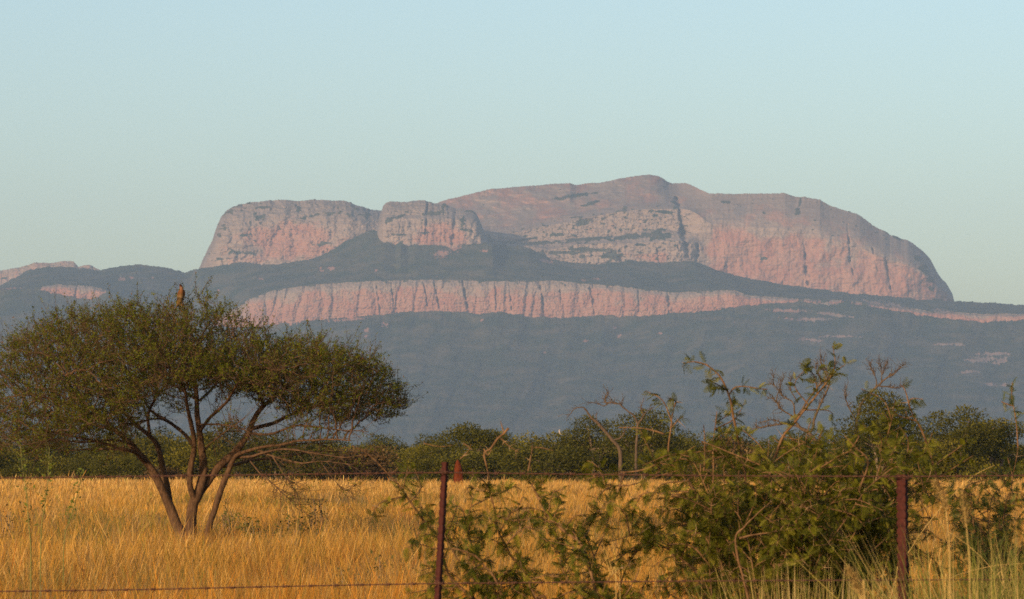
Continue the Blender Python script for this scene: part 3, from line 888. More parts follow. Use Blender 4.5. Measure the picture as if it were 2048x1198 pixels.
# trees that stand out of the belt
TR = 'trees standing out of the belt'
put_bush('umbrella', 950, 300, 0.98, 'umbrella_tree', 'small flat topped tree rising alone from the belt near the rusty post', 'tree', TR)
put_bush('tree', 1190, 300, 0.84, 'bushy_tree', 'dark bushy tree behind the leaning dead trunk', 'tree', TR)
put_bush('tree', 1290, 290, 0.90, 'bushy_tree', 'dark wide tree right of the leaning dead trunk', 'tree', TR, rz=1.0)
put_bush('treeolive', 1352, 310, 0.72, 'bushy_tree', 'small olive tree at the end of the dark tree pair', 'tree', TR)
put_bush('tree', 1912, 285, 0.92, 'bushy_tree', 'dense dark tree behind the right hand end of the fence', 'tree', TR, rz=2.0)
put_bush('treeolive', 1985, 292, 1.0, 'bushy_tree', 'dense olive tree at the right hand end of the belt', 'tree', TR)
put_bush('tree', 1762, 258, 0.84, 'umbrella_tree', 'flat topped green tree with bare upper twigs beside the forked dead tree', 'tree', TR, rz=0.5, squash=1.22)
put_bush('treeolive', 850, 330, 0.66, 'bushy_tree', 'pale olive tree low in the belt right of the big acacia', 'tree', TR)
# ================================================================== the umbrella thorn tree and the bird on it
TD = 66.0                                         # metres from the camera
TREE0 = PP(385, 930, TD); TREE0 = np.array([TREE0[0], TREE0[1], 0.0])


def tp(x, y, dz): return PP(np.array(x), np.array(y), TD + np.array(dz))


LIMBS = [  # (x, y, depth offset, diameter in photo pixels)
    [(382, 1124, 0, 44), (382, 1092, 0, 44), (358, 1058, .05, 34), (338, 1010, .1, 30), (318, 965, .05, 27), (292, 925, 0, 25), (262, 888, -.1, 21), (228, 862, -.3, 17), (180, 828, -.5, 13), (120, 800, -.7, 9), (60, 790, -.9, 6)],
    [(342, 1020, .1, 22), (334, 970, .35, 22), (324, 925, .6, 20), (316, 892, .8, 18), (296, 868, 1.0, 15), (262, 840, 1.3, 12), (235, 810, 1.6, 10), (205, 770, 1.9, 8)],
    [(385, 1124, 0, 46), (385, 1092, 0, 46), (383, 1050, 0, 36), (386, 1010, 0, 32), (402, 968, 0, 32), (408, 930, .05, 28), (402, 890, .1, 22), (397, 850, .1, 18), (394, 800, .1, 16), (390, 740, 0, 12), (392, 690, 0, 8)],
    [(390, 1005, 0, 22), (380, 970, -.15, 20), (382, 930, -.25, 19), (388, 890, -.4, 17), (386, 855, -.6, 15), (378, 820, -.9, 11), (368, 780, -1.3, 9), (350, 740, -1.7, 6)],
    [(392, 1000, 0, 26), (412, 968, .1, 27), (438, 935, .2, 26), (470, 905, .3, 25), (494, 872, .4, 22), (506, 842, .4, 19), (528, 812, .4, 15), (560, 785, .4, 12), (600, 755, .4, 8), (640, 735, .4, 6)],
    [(408, 1122, -.15, 26), (412, 1082, -.2, 24), (422, 1040, -.25, 21), (436, 1000, -.3, 20), (450, 962, -.35, 19), (462, 930, -.4, 17), (476, 908, -.6, 13), (510, 897, -.9, 10), (565, 888, -1.2, 8), (630, 880, -1.5, 6), (700, 882, -1.8, 4)],
    [(388, 895, .1, 12), (368, 868, .4, 12), (340, 845, .8, 11), (305, 822, 1.1, 9), (280, 790, 1.4, 7)],
    [(500, 858, .4, 14), (545, 846, .9, 12), (590, 826, 1.3, 10), (650, 808, 1.6, 8), (720, 800, 1.9, 5), (770, 806, 2.1, 4)],
    [(292, 925, 0, 12), (270, 905, -.6, 11), (222, 890, -1.1, 9), (150, 872, -1.6, 7), (80, 862, -2.0, 5)],
    [(400, 862, .1, 12), (420, 835, -.5, 11), (455, 800, -1.2, 9), (480, 765, -1.9, 7)],
    [(300, 868, 1.0, 10), (296, 830, .9, 10), (310, 795, .9, 8), (320, 755, .9, 7)],
    [(528, 812, .4, 11), (518, 790, -.3, 10), (510, 765, -1.0, 8), (520, 730, -1.7, 6)],
    [(462, 930, -.3, 10), (500, 922, .5, 9), (560, 915, 1.2, 7), (620, 905, 1.8, 5), (680, 902, 2.2, 4)],
    [(400, 800, .1, 9), (430, 770, .9, 8), (450, 730, 1.8, 7), (470, 700, 2.4, 5)],
    [(228, 862, -.3, 10), (190, 850, .6, 9), (130, 838, 1.4, 7), (60, 830, 2.0, 5)],
    [(180, 828, -.5, 9), (150, 790, -1.3, 8), (130, 750, -2.0, 6)],
    [(395, 800, .1, 9), (350, 770, 1.1, 8), (300, 740, 2.2, 6)],
]
PXM = TD / FPX
g = Geo()
nodes, nrad = [], []
rr5 = np.random.default_rng(8)
for lm in LIMBS:
    a = np.array(lm, float)
    P3 = tp(a[:, 0], a[:, 1], a[:, 2])
    n_ = 12 * len(a)
    C3 = catmull(P3, n_)
    R3 = np.interp(np.linspace(0, 1, n_), np.linspace(0, 1, len(a)), a[:, 3]) * PXM * 0.31
    C3 += 0.045 * np.linspace(0.3, 1, n_)[:, None] * np.stack([fbm(C3[:, 0] * 1.6 + lm[0][0], C3[:, 2] * 1.6, k, 3) for k in (0.2, 1.2, 2.2)], 1)
    # knots in the bark
    g.tube(C3, R3 * (1 + 0.16 * fbm(C3[:, 2] * 4, C3[:, 0] * 6, a[0, 2], 3)), 10)
    nodes.append(C3[n_ // 3::2]); nrad.append(R3[n_ // 3::2])
nodes = np.concatenate(nodes); nrad = np.concatenate(nrad)
acacia = empty('acacia_tree', TREE0)
tag(acacia, 'wide flat crowned thorn tree with several leaning trunks and a bird on top', 'tree')

# crown volume: a dome, thick in the middle, thin and drooping at the rim
rngA = np.random.default_rng(21)
ctop = L((-60, 760), (-20, 715), (0, 700), (35, 672), (70, 652), (120, 640), (180, 628), (235, 618), (290, 608), (340, 602), (390, 598), (430, 604), (470, 622), (520, 652), (550, 682), (600, 690), (650, 692), (700, 706), (740, 720), (775, 748), (800, 778), (820, 812))
cbot = L((-60, 860), (0, 900), (60, 903), (120, 896), (200, 876), (260, 846), (320, 812), (400, 792), (480, 796), (540, 816), (600, 836), (680, 850), (740, 850), (790, 838), (820, 828))


def crown_pts(n, shell=0.5):
    out = []
    while len(out) < n:
        x = rngA.uniform(-50, 818, 4000); dz = rngA.uniform(-3.1, 3.1, 4000); q = rngA.random(4000)
        r2 = ((x - 385) / 435) ** 2 + (dz / 3.1) ** 2
        ok = r2 < 1
        w = np.clip((dz / 3.1) ** 2 / np.maximum(r2, 1e-6), 0, 1)
        xe = 385 + np.sign(x - 385 + 1e-9) * np.sqrt(r2) * 435
        xe = xe * w + x * (1 - w)
        yt = ctop(xe); yb = np.minimum(cbot(xe), cbot(x) - 6 * np.abs(dz))
        yb = yb - 18 * w * np.sqrt(r2)
        yt = yt + 8 * np.sin(x / 23 + dz * 2) + 6 * np.sin(x / 9.7 - dz * 3)
        y = yt + (yb - yt) * (q ** 1.2) * (1 + 0.16 * rngA.random(4000) ** 3)
        clump = fbm(x / 58, y / 30, dz / 1.0, 2)
        ok &= clump > -0.10 - 0.45 * rngA.random(4000)
        for k in np.nonzero(ok & (yb > yt))[0]:
            out.append((x[k], y[k], dz[k]))
    o = np.array(out[:n])
    return tp(o[:, 0], o[:, 1], o[:, 2])


def colonise(nodes, nrad, att, step, kill, infl, iters, rng, bias=(0, 0, 0.0)):
    n0 = len(nodes)
    N_ = list(map(tuple, nodes)); par = [-1] * n0
    NA = np.array(nodes)
    best = np.full(len(att), 1e9); who = np.zeros(len(att), int)
    alive = np.ones(len(att), bool)

    def upd(idx0):
        pts = NA[idx0:]
        for c in range(0, len(pts), 400):
            dd = np.linalg.norm(att[:, None, :] - pts[None, c:c + 400, :], axis=2)
            k = dd.argmin(1); m = dd[np.arange(len(att)), k]
            b = m < best
            best[b] = m[b]; who[b] = k[b] + idx0 + c
    upd(0)
    for it in range(iters):
        alive &= best > kill
        act = np.nonzero(alive & (best < infl))[0]
        if len(act) == 0: break
        src = who[act]
        dirs = att[act] - NA[src]; dirs /= np.linalg.norm(dirs, axis=1, keepdims=True)
        u, inv = np.unique(src, return_inverse=True)
        S = np.zeros((len(u), 3)); np.add.at(S, inv, dirs)
        S += rng.normal(size=S.shape) * 0.22 * np.maximum(np.linalg.norm(S, axis=1, keepdims=True), 0.3) + np.array(bias)
        S /= np.maximum(np.linalg.norm(S, axis=1, keepdims=True), 1e-9)
        new = NA[u] + S * step
        i0 = len(NA)
        NA = np.vstack([NA, new]); par.extend(u.tolist())
        upd(i0)
        if len(NA) > 26000: break
    return NA, np.array(par), n0


att = crown_pts(11500)
NA, par, n0 = colonise(nodes, nrad, att, 0.085, 0.12, 2.0, 120, rngA)
# radii from the tips inwards
rad = np.zeros(len(NA)); E = 2.4
kids = [[] for _ in NA]
for i in range(n0, len(NA)): kids[par[i]].append(i)
for i in range(len(NA) - 1, n0 - 1, -1):
    s_ = sum(rad[k] ** E for k in kids[i])
    rad[i] = max(0.0042, s_ ** (1 / E)) if kids[i] else 0.0040
rad = np.minimum(rad, 0.035)
tw = Geo(); g2 = Geo()
for i in range(len(NA)):
    if i < n0:
        starts = kids[i]
    else:
        starts = sorted(kids[i], key=lambda k: -rad[k])[1:]
    for k in starts:
        path = [i, k]
        while kids[path[-1]]:
            path.append(max(kids[path[-1]], key=lambda q: rad[q]))
        r_ = np.array([rad[path[1]]] + [rad[q] for q in path[1:]])
        (g if rad[k] > 0.014 else tw).tube(NA[path], r_, 4 if rad[k] < 0.014 else 6, cap=False)
# spiky shoots and thorny twigs around the fine branches
fine = np.nonzero((np.arange(len(NA)) >= n0) & (rad < 0.010))[0]
ctr = TREE0 + np.array([0, 0, 2.1])
lp, ln_ = [], []
for i in fine:
    for rep in range(2 if not kids[i] else 1):
        if kids[i] and rngA.random() < 0.25: continue
        o = NA[i] - ctr; o /= np.linalg.norm(o)
        d = o * 0.5 + rngA.normal(size=3) * 0.7 + np.array([0, 0, 0.5]); d /= np.linalg.norm(d)
        ln = rngA.uniform(0.10, 0.28) * (2.0 if not kids[i] and rngA.random() < 0.45 else 1)
        b = NA[i] + d * ln * 0.5 + rngA.normal(size=3) * 0.012; e = NA[i] + d * ln + np.array([0, 0, 0.02])
        tw.tube([NA[i], b, e], [0.0036, 0.003, 0.0016], 3, cap=False)
        for q in range(int(rngA.integers(1, 4))):
            t_ = rngA.random(); th = (NA[i] * (1 - t_) + e * t_); v = rngA.normal(size=3); v /= np.linalg.norm(v)
            tw.tube([th, th + v * rngA.uniform(0.03, 0.07)], [0.0022, 0.0008], 3, cap=False)
        m = int(rngA.integers(12, 24))
        t_ = rngA.random(m) ** 0.8
        pts = NA[i] + (e - NA[i]) * t_[:, None] + rngA.normal(size=(m, 3)) * 0.013
        lp.append(pts); ln_.append(np.repeat(d[None], m, 0))
# bare low branches and hanging twigs below the crown
rlo = np.random.default_rng(33)
LOW = [[(468, 915, -.3, 9), (505, 912, -.9, 8), (560, 898, -1.4, 6), (620, 905, -1.8, 5), (690, 915, -2.0, 3), (740, 908, -2.1, 2)], [(497, 866, .3, 9), (540, 868, -.5, 7), (600, 850, -1.1, 6), (660, 858, -1.5, 4), (735, 862, -1.8, 2)],
       [(510, 897, -.8, 8), (545, 912, -1.2, 6), (600, 925, -1.6, 5), (650, 922, -1.9, 3), (705, 932, -2.1, 2)], [(440, 935, .2, 8), (480, 928, .9, 7), (530, 905, 1.4, 6), (590, 888, 1.8, 4), (670, 884, 2.1, 2)],
       [(262, 888, -.1, 8), (225, 880, -.8, 7), (170, 885, -1.4, 5), (110, 880, -1.8, 4), (40, 890, -2.1, 2)], [(280, 908, 0, 8), (240, 900, .7, 6), (180, 898, 1.2, 5), (120, 902, 1.6, 3)],
       [(345, 848, .8, 7), (318, 838, 0, 6), (285, 842, -.8, 4), (240, 850, -1.4, 2)], [(404, 905, .1, 7), (430, 880, -.6, 6), (455, 862, -1.2, 5), (490, 835, -1.6, 3)], [(395, 850, .1, 7), (425, 848, -.8, 5), (460, 852, -1.4, 4), (500, 862, -1.8, 2)],
       [(500, 922, -.9, 5), (520, 946, -1.0, 4), (545, 966, -1.1, 4), (570, 990, -1.2, 3), (592, 1012, -1.3, 2)], [(545, 912, -1.2, 5), (572, 955, -1.3, 3), (588, 978, -1.4, 2), (598, 994, -1.4, 2)], [(640, 922, -1.8, 3), (668, 960, -1.9, 2.5), (690, 980, -1.9, 2), (705, 975, -2, 1.5), (722, 962, -2, 1)]]
for lm in LOW:
    a = np.array(lm, float); P3 = tp(a[:, 0], a[:, 1], a[:, 2]); m = 9 * len(a)
    C3 = catmull(P3, m); R3 = np.interp(np.linspace(0, 1, m), np.linspace(0, 1, len(a)), a[:, 3]) * PXM * 0.34
    C3 += 0.03 * np.linspace(0.2, 1, m)[:, None] * np.stack([fbm(C3[:, 0] * 2.2 + a[0, 1], C3[:, 2] * 2.2, k, 3) for k in (0.2, 1.2, 2.2)], 1)
    tw.tube(C3, R3, 6)
    for q in range(22):
        i = int(rlo.integers(m // 4, m)); tg = C3[min(i + 1, m - 1)] - C3[i - 1]; tg /= np.linalg.norm(tg)
        v = tg * 0.9 + rlo.normal(size=3) * 0.55 + np.array([0, 0, rlo.uniform(-.4, .6)]); v /= np.linalg.norm(v); ln = rlo.uniform(.15, .6)
        c2 = catmull([C3[i], C3[i] + v * ln * .5 + rlo.normal(size=3) * .04, C3[i] + v * ln + rlo.normal(size=3) * .06], 6)
        tw.tube(c2, np.linspace(min(.006, R3[i] * .7), .0022, 6), 4, cap=False)
        for z in range(4):
            j = int(rlo.integers(1, 6)); v2 = v * .5 + rlo.normal(size=3) * .6; v2 /= np.linalg.norm(v2)
            tw.tube([c2[j], c2[j] + v2 * rlo.uniform(.06, .2)], [.0026, .0012], 3, cap=False)
            if rlo.random() < 0.35:
                pts = c2[j] + v2 * rlo.uniform(.02, .18, (6, 1)) + rlo.normal(size=(6, 3)) * .02
                lp.append(pts); ln_.append(np.repeat(v2[None], 6, 0))

lp = np.concatenate(lp); ln_ = np.concatenate(ln_)
dens = fbm((lp[:, 0] - TREE0[0]) * 1.5, lp[:, 1] * 1.5, lp[:, 2] * 2.3, 3)
keep = rngA.random(len(lp)) < np.clip(0.98 + 2.2 * dens, 0.12, 1.0)
lp = lp[keep]; ln_ = ln_[keep]
V, Q = leaf_quads(lp, rngA.uniform(0.022, 0.052, len(lp)), rngA, 0.3, 0.42, ln_)
ca, cb = np.array((0.046, 0.059, 0.003)), np.array((0.118, 0.122, 0.007)); cc = np.array((0.13, 0.065, 0.015))
q = rngA.random((len(lp), 1)); col = ca * (1 - q) + cb * q
col = np.where(rngA.random((len(lp), 1)) < 0.06, cc, col)
LEAF_AC = mat_tint('acacia_leaves', 0.3, spec=0.12)
BARK_AC = mat_bark('acacia_bark', (0.034, 0.019, 0.010), (0.110, 0.060, 0.031), 26)
TWIG_AC = mat_bark('acacia_twigs', (0.045, 0.026, 0.014), (0.115, 0.066, 0.036), 12)


def child_link(name, geo_or_mesh, mat, parent, origin, smooth=True):
    me = geo_or_mesh if isinstance(geo_or_mesh, bpy.types.Mesh) else geo_or_mesh.mesh(name, smooth)
    me.transform(Matrix.Translation(-Vector(origin)))
    return link(name, me, mat, parent)


child_link('trunk', g, BARK_AC, acacia, TREE0)
child_link('twigs', tw, TWIG_AC, acacia, TREE0)
child_link('crown', mk_mesh('crown', V, Q, cols=np.repeat(col, 4, 0)), LEAF_AC, acacia, TREE0)
print('ACACIA att left nodes', len(NA), 'leaves', len(lp), 'tw', tw.n)

# ------------------------------------------------ the bird
def skin_body(name, verts, edges, mat, sub=2):
    me = bpy.data.meshes.new(name)
    me.from_pydata([v[:3] for v in verts], edges, [])
    o = bpy.data.objects.new(name, me); COL.objects.link(o)
    m = o.modifiers.new('skin', 'SKIN'); m.use_smooth_shade = True
    for d_, v in zip(me.skin_vertices[0].data, verts):
        d_.radius = (v[3], v[4] if len(v) > 4 else v[3]); d_.use_root = False
    me.skin_vertices[0].data[0].use_root = True
    s_ = o.modifiers.new('sub', 'SUBSURF'); s_.levels = sub; s_.render_levels = sub
    dg = bpy.context.evaluated_depsgraph_get()
    ev = bpy.data.meshes.new_from_object(o.evaluated_get(dg))
    o.modifiers.clear(); o.data = ev; bpy.data.meshes.remove(me)
    ev.materials.clear(); ev.materials.append(mat)
    return o


def mat_bird():
    m, nt, out = new_mat('rufous_bird_feathers'); n = N(nt)
    co = n('ShaderNodeTexCoord').outputs['Object']
    z = n('ShaderNodeSeparateXYZ', {'Vector': co}).outputs['Z']
    f = n.noise(co, 26.0, 3, 0.6)
    zz = n.math('ADD', z, n.math('MULTIPLY', n.math('SUBTRACT', f, 0.5), 0.05))
    c = n.ramp(n.math('ADD', n.math('MULTIPLY', zz, 1.95), 0.24),
               (0.0, (0.068, 0.032, 0.014)), (0.14, (0.098, 0.054, 0.024)), (0.32, (0.137, 0.078, 0.024)), (0.46, (0.044, 0.027, 0.012)), (0.50, (0.157, 0.093, 0.039)), (0.62, (0.098, 0.042, 0.014)), (0.74, (0.147, 0.059, 0.022)), (0.83, (0.176, 0.093, 0.059)), (0.87, (0.073, 0.024, 0.014)), (0.92, (0.157, 0.084, 0.059)))
    w_ = n.noise(co, 70.0, 2, 0.5)
    c = n.mix(n.ramp(w_, (0.55, 0.0), (0.7, 0.55)), c, (0.10, 0.05, 0.025))
    bsdf_out(n, out, c, 0.8, 0.1)
    return m


s = PXM                                           # one photo pixel at the tree, in metres
bp = PP(360, 610, TD - 0.1)
BV = [(1, 0, 13 * s, .055, .05), (3, -.02, 22 * s, .064, .058), (3.5, -.03, 30 * s, .055, .05), (3, -.03, 36 * s, .040, .04), (2, -.04, 40.5 * s, .040, .042), (0.5, -.10, 43.5 * s, .016, .014), (-0.5, -.135, 44.5 * s, .004, .004),
      (-2, .02, 6 * s, .040, .03), (-6, .04, -2 * s, .026, .012), (-11, .07, -11 * s, .022, .007), (-13.5, .08, -15 * s, .012, .005),
      (3, -.02, 2 * s, .016, .016), (4, -.03, -5 * s, .008, .008), (-1, -.03, 3 * s, .016, .016), (-1, -.04, -5 * s, .008, .008)]
BV = [(v[0] * s, v[1] * .8, v[2] * .93, v[3] * .74, v[4] * .74) for v in BV]
BE = [(0, 1), (1, 2), (2, 3), (3, 4), (4, 5), (5, 6), (0, 7), (7, 8), (8, 9), (9, 10), (0, 11), (11, 12), (0, 13), (13, 14)]
bird = skin_body('bird', BV, BE, mat_bird())
bird.location = bp
tag(bird, 'rufous brown bird perched upright on top of the thorn tree', 'bird')
# folded wings and eye as parts
for sx in (-1, 1):
    wg = Geo()
    pts = np.array([(3.5 * s + sx * .036, .0, 30 * s), (2.5 * s + sx * .046, .012, 22 * s), (0 * s + sx * .038, .03, 12 * s), (-3 * s + sx * .022, .04, 3 * s), (-7 * s + sx * .014, .065, -4 * s)])
    wg.tube(catmull(pts, 9), np.array([.009, .018, .022, .022, .02, .018, .013, .009, .003]), 7)
    link('wing', wg.mesh('wing', True), bird.data.materials[0], bird)
    eg = bmesh.new(); bmesh.ops.create_icosphere(eg, subdivisions=1, radius=.006)
    bmesh.ops.translate(eg, verts=eg.verts, vec=(2 * s + sx * .024, -.05, 38.6 * s))
    em = bpy.data.meshes.new('eye'); eg.to_mesh(em); eg.free()
    if sx < 0: EYE = mat_plain('dark_eye', (0.01, 0.008, 0.006), (0.02, 0.015, 0.01), 5, 0.3)
    link('eye', em, EYE, bird)
# ================================================================== the wire fence
FD0, FD1 = 15.2, 16.2        # the fence runs slightly away to the right


def fd(px): return FD0 + (FD1 - FD0) * (np.asarray(px, float) / 1805.0)


def mat_rust():
    m, nt, out = new_mat('rusty_steel'); n = N(nt)
    co = n('ShaderNodeTexCoord').outputs['Object']
    f = n.noise(co, 60.0, 6, 0.7); f2 = n.noise(co, 9.0, 4, 0.6)
    c = n.mix(n.ramp(f, (0.35, 0), (0.65, 1)), (0.026, 0.006, 0.0045), (0.062, 0.014, 0.008))
    c = n.mix(n.ramp(f2, (0.5, 0), (0.75, 0.6)), c, (0.05, 0.014, 0.010))
    c = n.mix(n.ramp(f, (0.70, 0), (0.76, 0.5)), c, (0.26, 0.17, 0.11))
    bp = n('ShaderNodeBump', {'Strength': 0.5, 'Distance': 0.002, 'Height': f}).outputs[0]
    bsdf_out(n, out, c, 0.85, 0.2, bp)
    return m


RUST = mat_rust()
WIRE = mat_plain('rusty_wire', (0.05, 0.018, 0.010), (0.12, 0.05, 0.028), 90, 0.8, 0.3)
fence = empty('wire_fence', PP(1340, 930, float(fd(1340))) * np.array([1, 1, 0]))
tag(fence, 'barbed wire fence on rusty notched steel posts in front of the grass', 'fence')
FO = np.array(fence.location)


def post(top_px, bot_px, rot, r=0.030):
    """steel post of Y section whose flanges are notched along the edge"""
    top = PP(top_px[0], top_px[1], float(fd(top_px[0]))); d2 = PP(bot_px[0], bot_px[1], float(fd(top_px[0])))
    ax = (d2 - top) / np.linalg.norm(d2 - top)
    bot = top + ax * ((top[2] + 0.3) / -ax[2])
    nz = 420
    V = []
    t3 = 0.003
    for k in range(nz):
        f = k / (nz - 1); c = top * (1 - f) + bot * f; zz = f * (top[2] + 0.3)
        sc = 0.5 + 0.5 * math.cos(zz * 2 * math.pi / 0.034)
        ring = []
        for q in range(3):
            a = rot + q * 2.0944
            rr = (r if q != 1 else r * 0.92) * (1 - 0.24 * (1 - sc) ** 3)
            dv = np.array([math.cos(a), math.sin(a), 0]); pv = np.array([-dv[1], dv[0], 0])
            ring += [dv * rr - pv * t3, dv * rr + pv * t3, dv * 0.006 + pv * (t3 + 0.0015)]
        V += [c + v for v in ring]
    V = np.array(V); m = 9
    i, k = np.meshgrid(np.arange(nz - 1), np.arange(m), indexing='ij'); k2 = (k + 1) % m
    Q = np.stack([i * m + k, (i + 1) * m + k, (i + 1) * m + k2, i * m + k2], -1).reshape(-1, 4)
    V = np.vstack([V, top[None]])
    T = [[k, (k + 1) % m, nz * m] for k in range(m)]
    me = mk_mesh('fence_post', V, Q, np.array(T))
    return child_link('post', me, RUST, fence, FO)


post((891, 924), (876, 1198), -1.45, 0.0165)
post((1806, 949), (1809, 1198), -1.38, 0.029)


def wire(pts, seed):
    rng = np.random.default_rng(seed)
    a = np.array(pts, float)
    xs = np.arange(-420, 2470, 3.0)
    ys = np.interp(xs, a[:, 0], a[:, 1])
    k = np.ones(41) / 41; ysm = np.convolve(np.pad(ys, 20, mode='edge'), k, 'valid')
    P3 = PP(xs, ysm, fd(xs) - 0.034)
    L_ = np.concatenate([[0], np.cumsum(np.linalg.norm(np.diff(P3, axis=0), axis=1))])
    gg = Geo()
    for ph in (0, math.pi):
        an = L_ * 2 * math.pi / 0.055 + ph
        off = np.stack([0 * an, np.cos(an), np.sin(an)], 1) * 0.0016
        gg.tube(P3 + off, 0.0016, 5, cap=False)
    s = 0.05
    while s < L_[-1]:
        c = np.array([np.interp(s, L_, P3[:, q]) for q in range(3)])
        # the barb: a few turns of wire with four points
        th = np.linspace(0, 5 * math.pi, 20)
        gg.tube(c + np.stack([np.linspace(-.008, .008, 20), np.cos(th) * .0048, np.sin(th) * .0048], 1), 0.0017, 4)
        for sx in (-1, 1):
            a0 = rng.random() * 6.283
            for sg in (-1, 1):
                v = np.array([sx * 0.35, math.cos(a0) * sg, math.sin(a0) * sg])
                gg.tube([c + np.array([sx * .006, 0, 0]), c + np.array([sx * .006, 0, 0]) + v * 0.016], [0.0017, 0.0006], 4)
        s += 0.105 + rng.uniform(-.006, .006)
    child_link('barbed_wire', gg, WIRE, fence, FO)


def tie(px, py, d, r):
    c = PP(px, py, d); th = np.linspace(0, 2 * math.pi * 2.3, 40); gg = Geo()
    gg.tube(c + np.stack([np.cos(th) * r, np.sin(th) * r, np.linspace(-.006, .008, 40) + .004 * np.sin(th * 2)], 1), 0.0016, 4)
    child_link('wire_tie', gg, WIRE, fence, FO)


for a_ in ((889, 944, float(fd(889)), .021), (878, 1166, float(fd(889)), .021), (1806, 956, float(fd(1806)), .031), (1809, 1161, float(fd(1806)), .031)): tie(*a_)
wire([(-420, 960), (0, 956), (250, 953), (500, 950), (700, 947), (889, 945), (1200, 949), (1500, 952), (1806, 953), (2048, 951), (2470, 948)], 1)
wire([(-420, 1191), (0, 1183), (300, 1179), (600, 1172), (878, 1167), (1100, 1165), (1400, 1162), (1807, 1160), (2048, 1159), (2470, 1158)], 2)

# ================================================================== thorn shrubs along the fence
def frond_template(seed, pairs=9):
    """one feathery leaf: a stalk and pairs of narrow drooping pinnae; unit length along +x"""
    r = np.random.default_rng(seed)
    V, Q = [], []
    for k in range(pairs):
        t = 0.14 + 0.86 * k / (pairs - 1)
        base = np.array([t, 0, -0.30 * t * t])
        for s in (-1, 1):
            ln = (0.34 * math.sin(math.pi * (0.25 + 0.62 * t))) * r.uniform(0.8, 1.1)
            d = np.array([0.45, s * 0.9, r.uniform(-0.45, -0.1)]); d /= np.linalg.norm(d)
            w = np.array([0.034, -s * 0.012, 0.008]) * r.uniform(0.85, 1.2)
            m = base + d * ln * 0.55; e = base + d * ln + np.array([0, 0, -0.10 * ln])
            i = len(V)
            V += [base - w * 0.5, base + w * 0.5, m + w * 0.85, m - w * 0.85, e + w * 0.3, e - w * 0.3]
            Q += [[i, i + 1, i + 2, i + 3], [i + 3, i + 2, i + 4, i + 5]]
    # the stalk
    i = len(V)
    for t in (0, 0.5, 1.0):
        b = np.array([t, 0, -0.30 * t * t]); V += [b + [0, 0.012, 0], b - [0, 0.012, 0]]
    Q += [[i, i + 1, i + 3, i + 2], [i + 2, i + 3, i + 5, i + 4]]
    return np.array(V), np.array(Q)


FRONDS = [frond_template(k, 7 + k % 4) for k in range(6)]


def put_fronds(P, Dv, size, rng, cols):
    """copies of the frond templates at P pointing along Dv"""
    V, Q, C = [], [], []
    off = 0
    pick = rng.integers(0, len(FRONDS), len(P))
    for f in range(len(FRONDS)):
        idx = np.nonzero(pick == f)[0]
        if not len(idx): continue
        TV, TQ = FRONDS[f]
        x = Dv[idx] / np.linalg.norm(Dv[idx], axis=1, keepdims=True)
        up = np.array([0, 0, 1.0]) + rng.normal(size=(len(idx), 3)) * 0.55
        y = np.cross(up, x); y /= np.maximum(np.linalg.norm(y, axis=1, keepdims=True), 1e-6)
        z = np.cross(x, y)
        M = np.stack([x, y, z], 1)                     # rows are the axes
        v = P[idx][:, None, :] + size[idx][:, None, None] * np.einsum('vk,nkj->nvj', TV, M)
        V.append(v.reshape(-1, 3))
        Q.append((np.arange(len(idx))[:, None, None] * len(TV) + TQ[None]).reshape(-1, 4) + off)
        C.append(np.repeat(cols[idx], len(TV), 0)); off += len(idx) * len(TV)
    return np.concatenate(V), np.concatenate(Q), np.concatenate(C)


LEAF_NEAR = mat_tint('thorn_shrub_leaves', 0.28, spec=0.14)
STEM = mat_bark('shrub_stems', (0.08, 0.04, 0.018), (0.21, 0.115, 0.052), 60, 0.25, True)
#THORN = mat_plain('pale_thorns', (0.30, 0.20, 0.10), (0.46, 0.33, 0.19), 30, 0.6, 0.2)


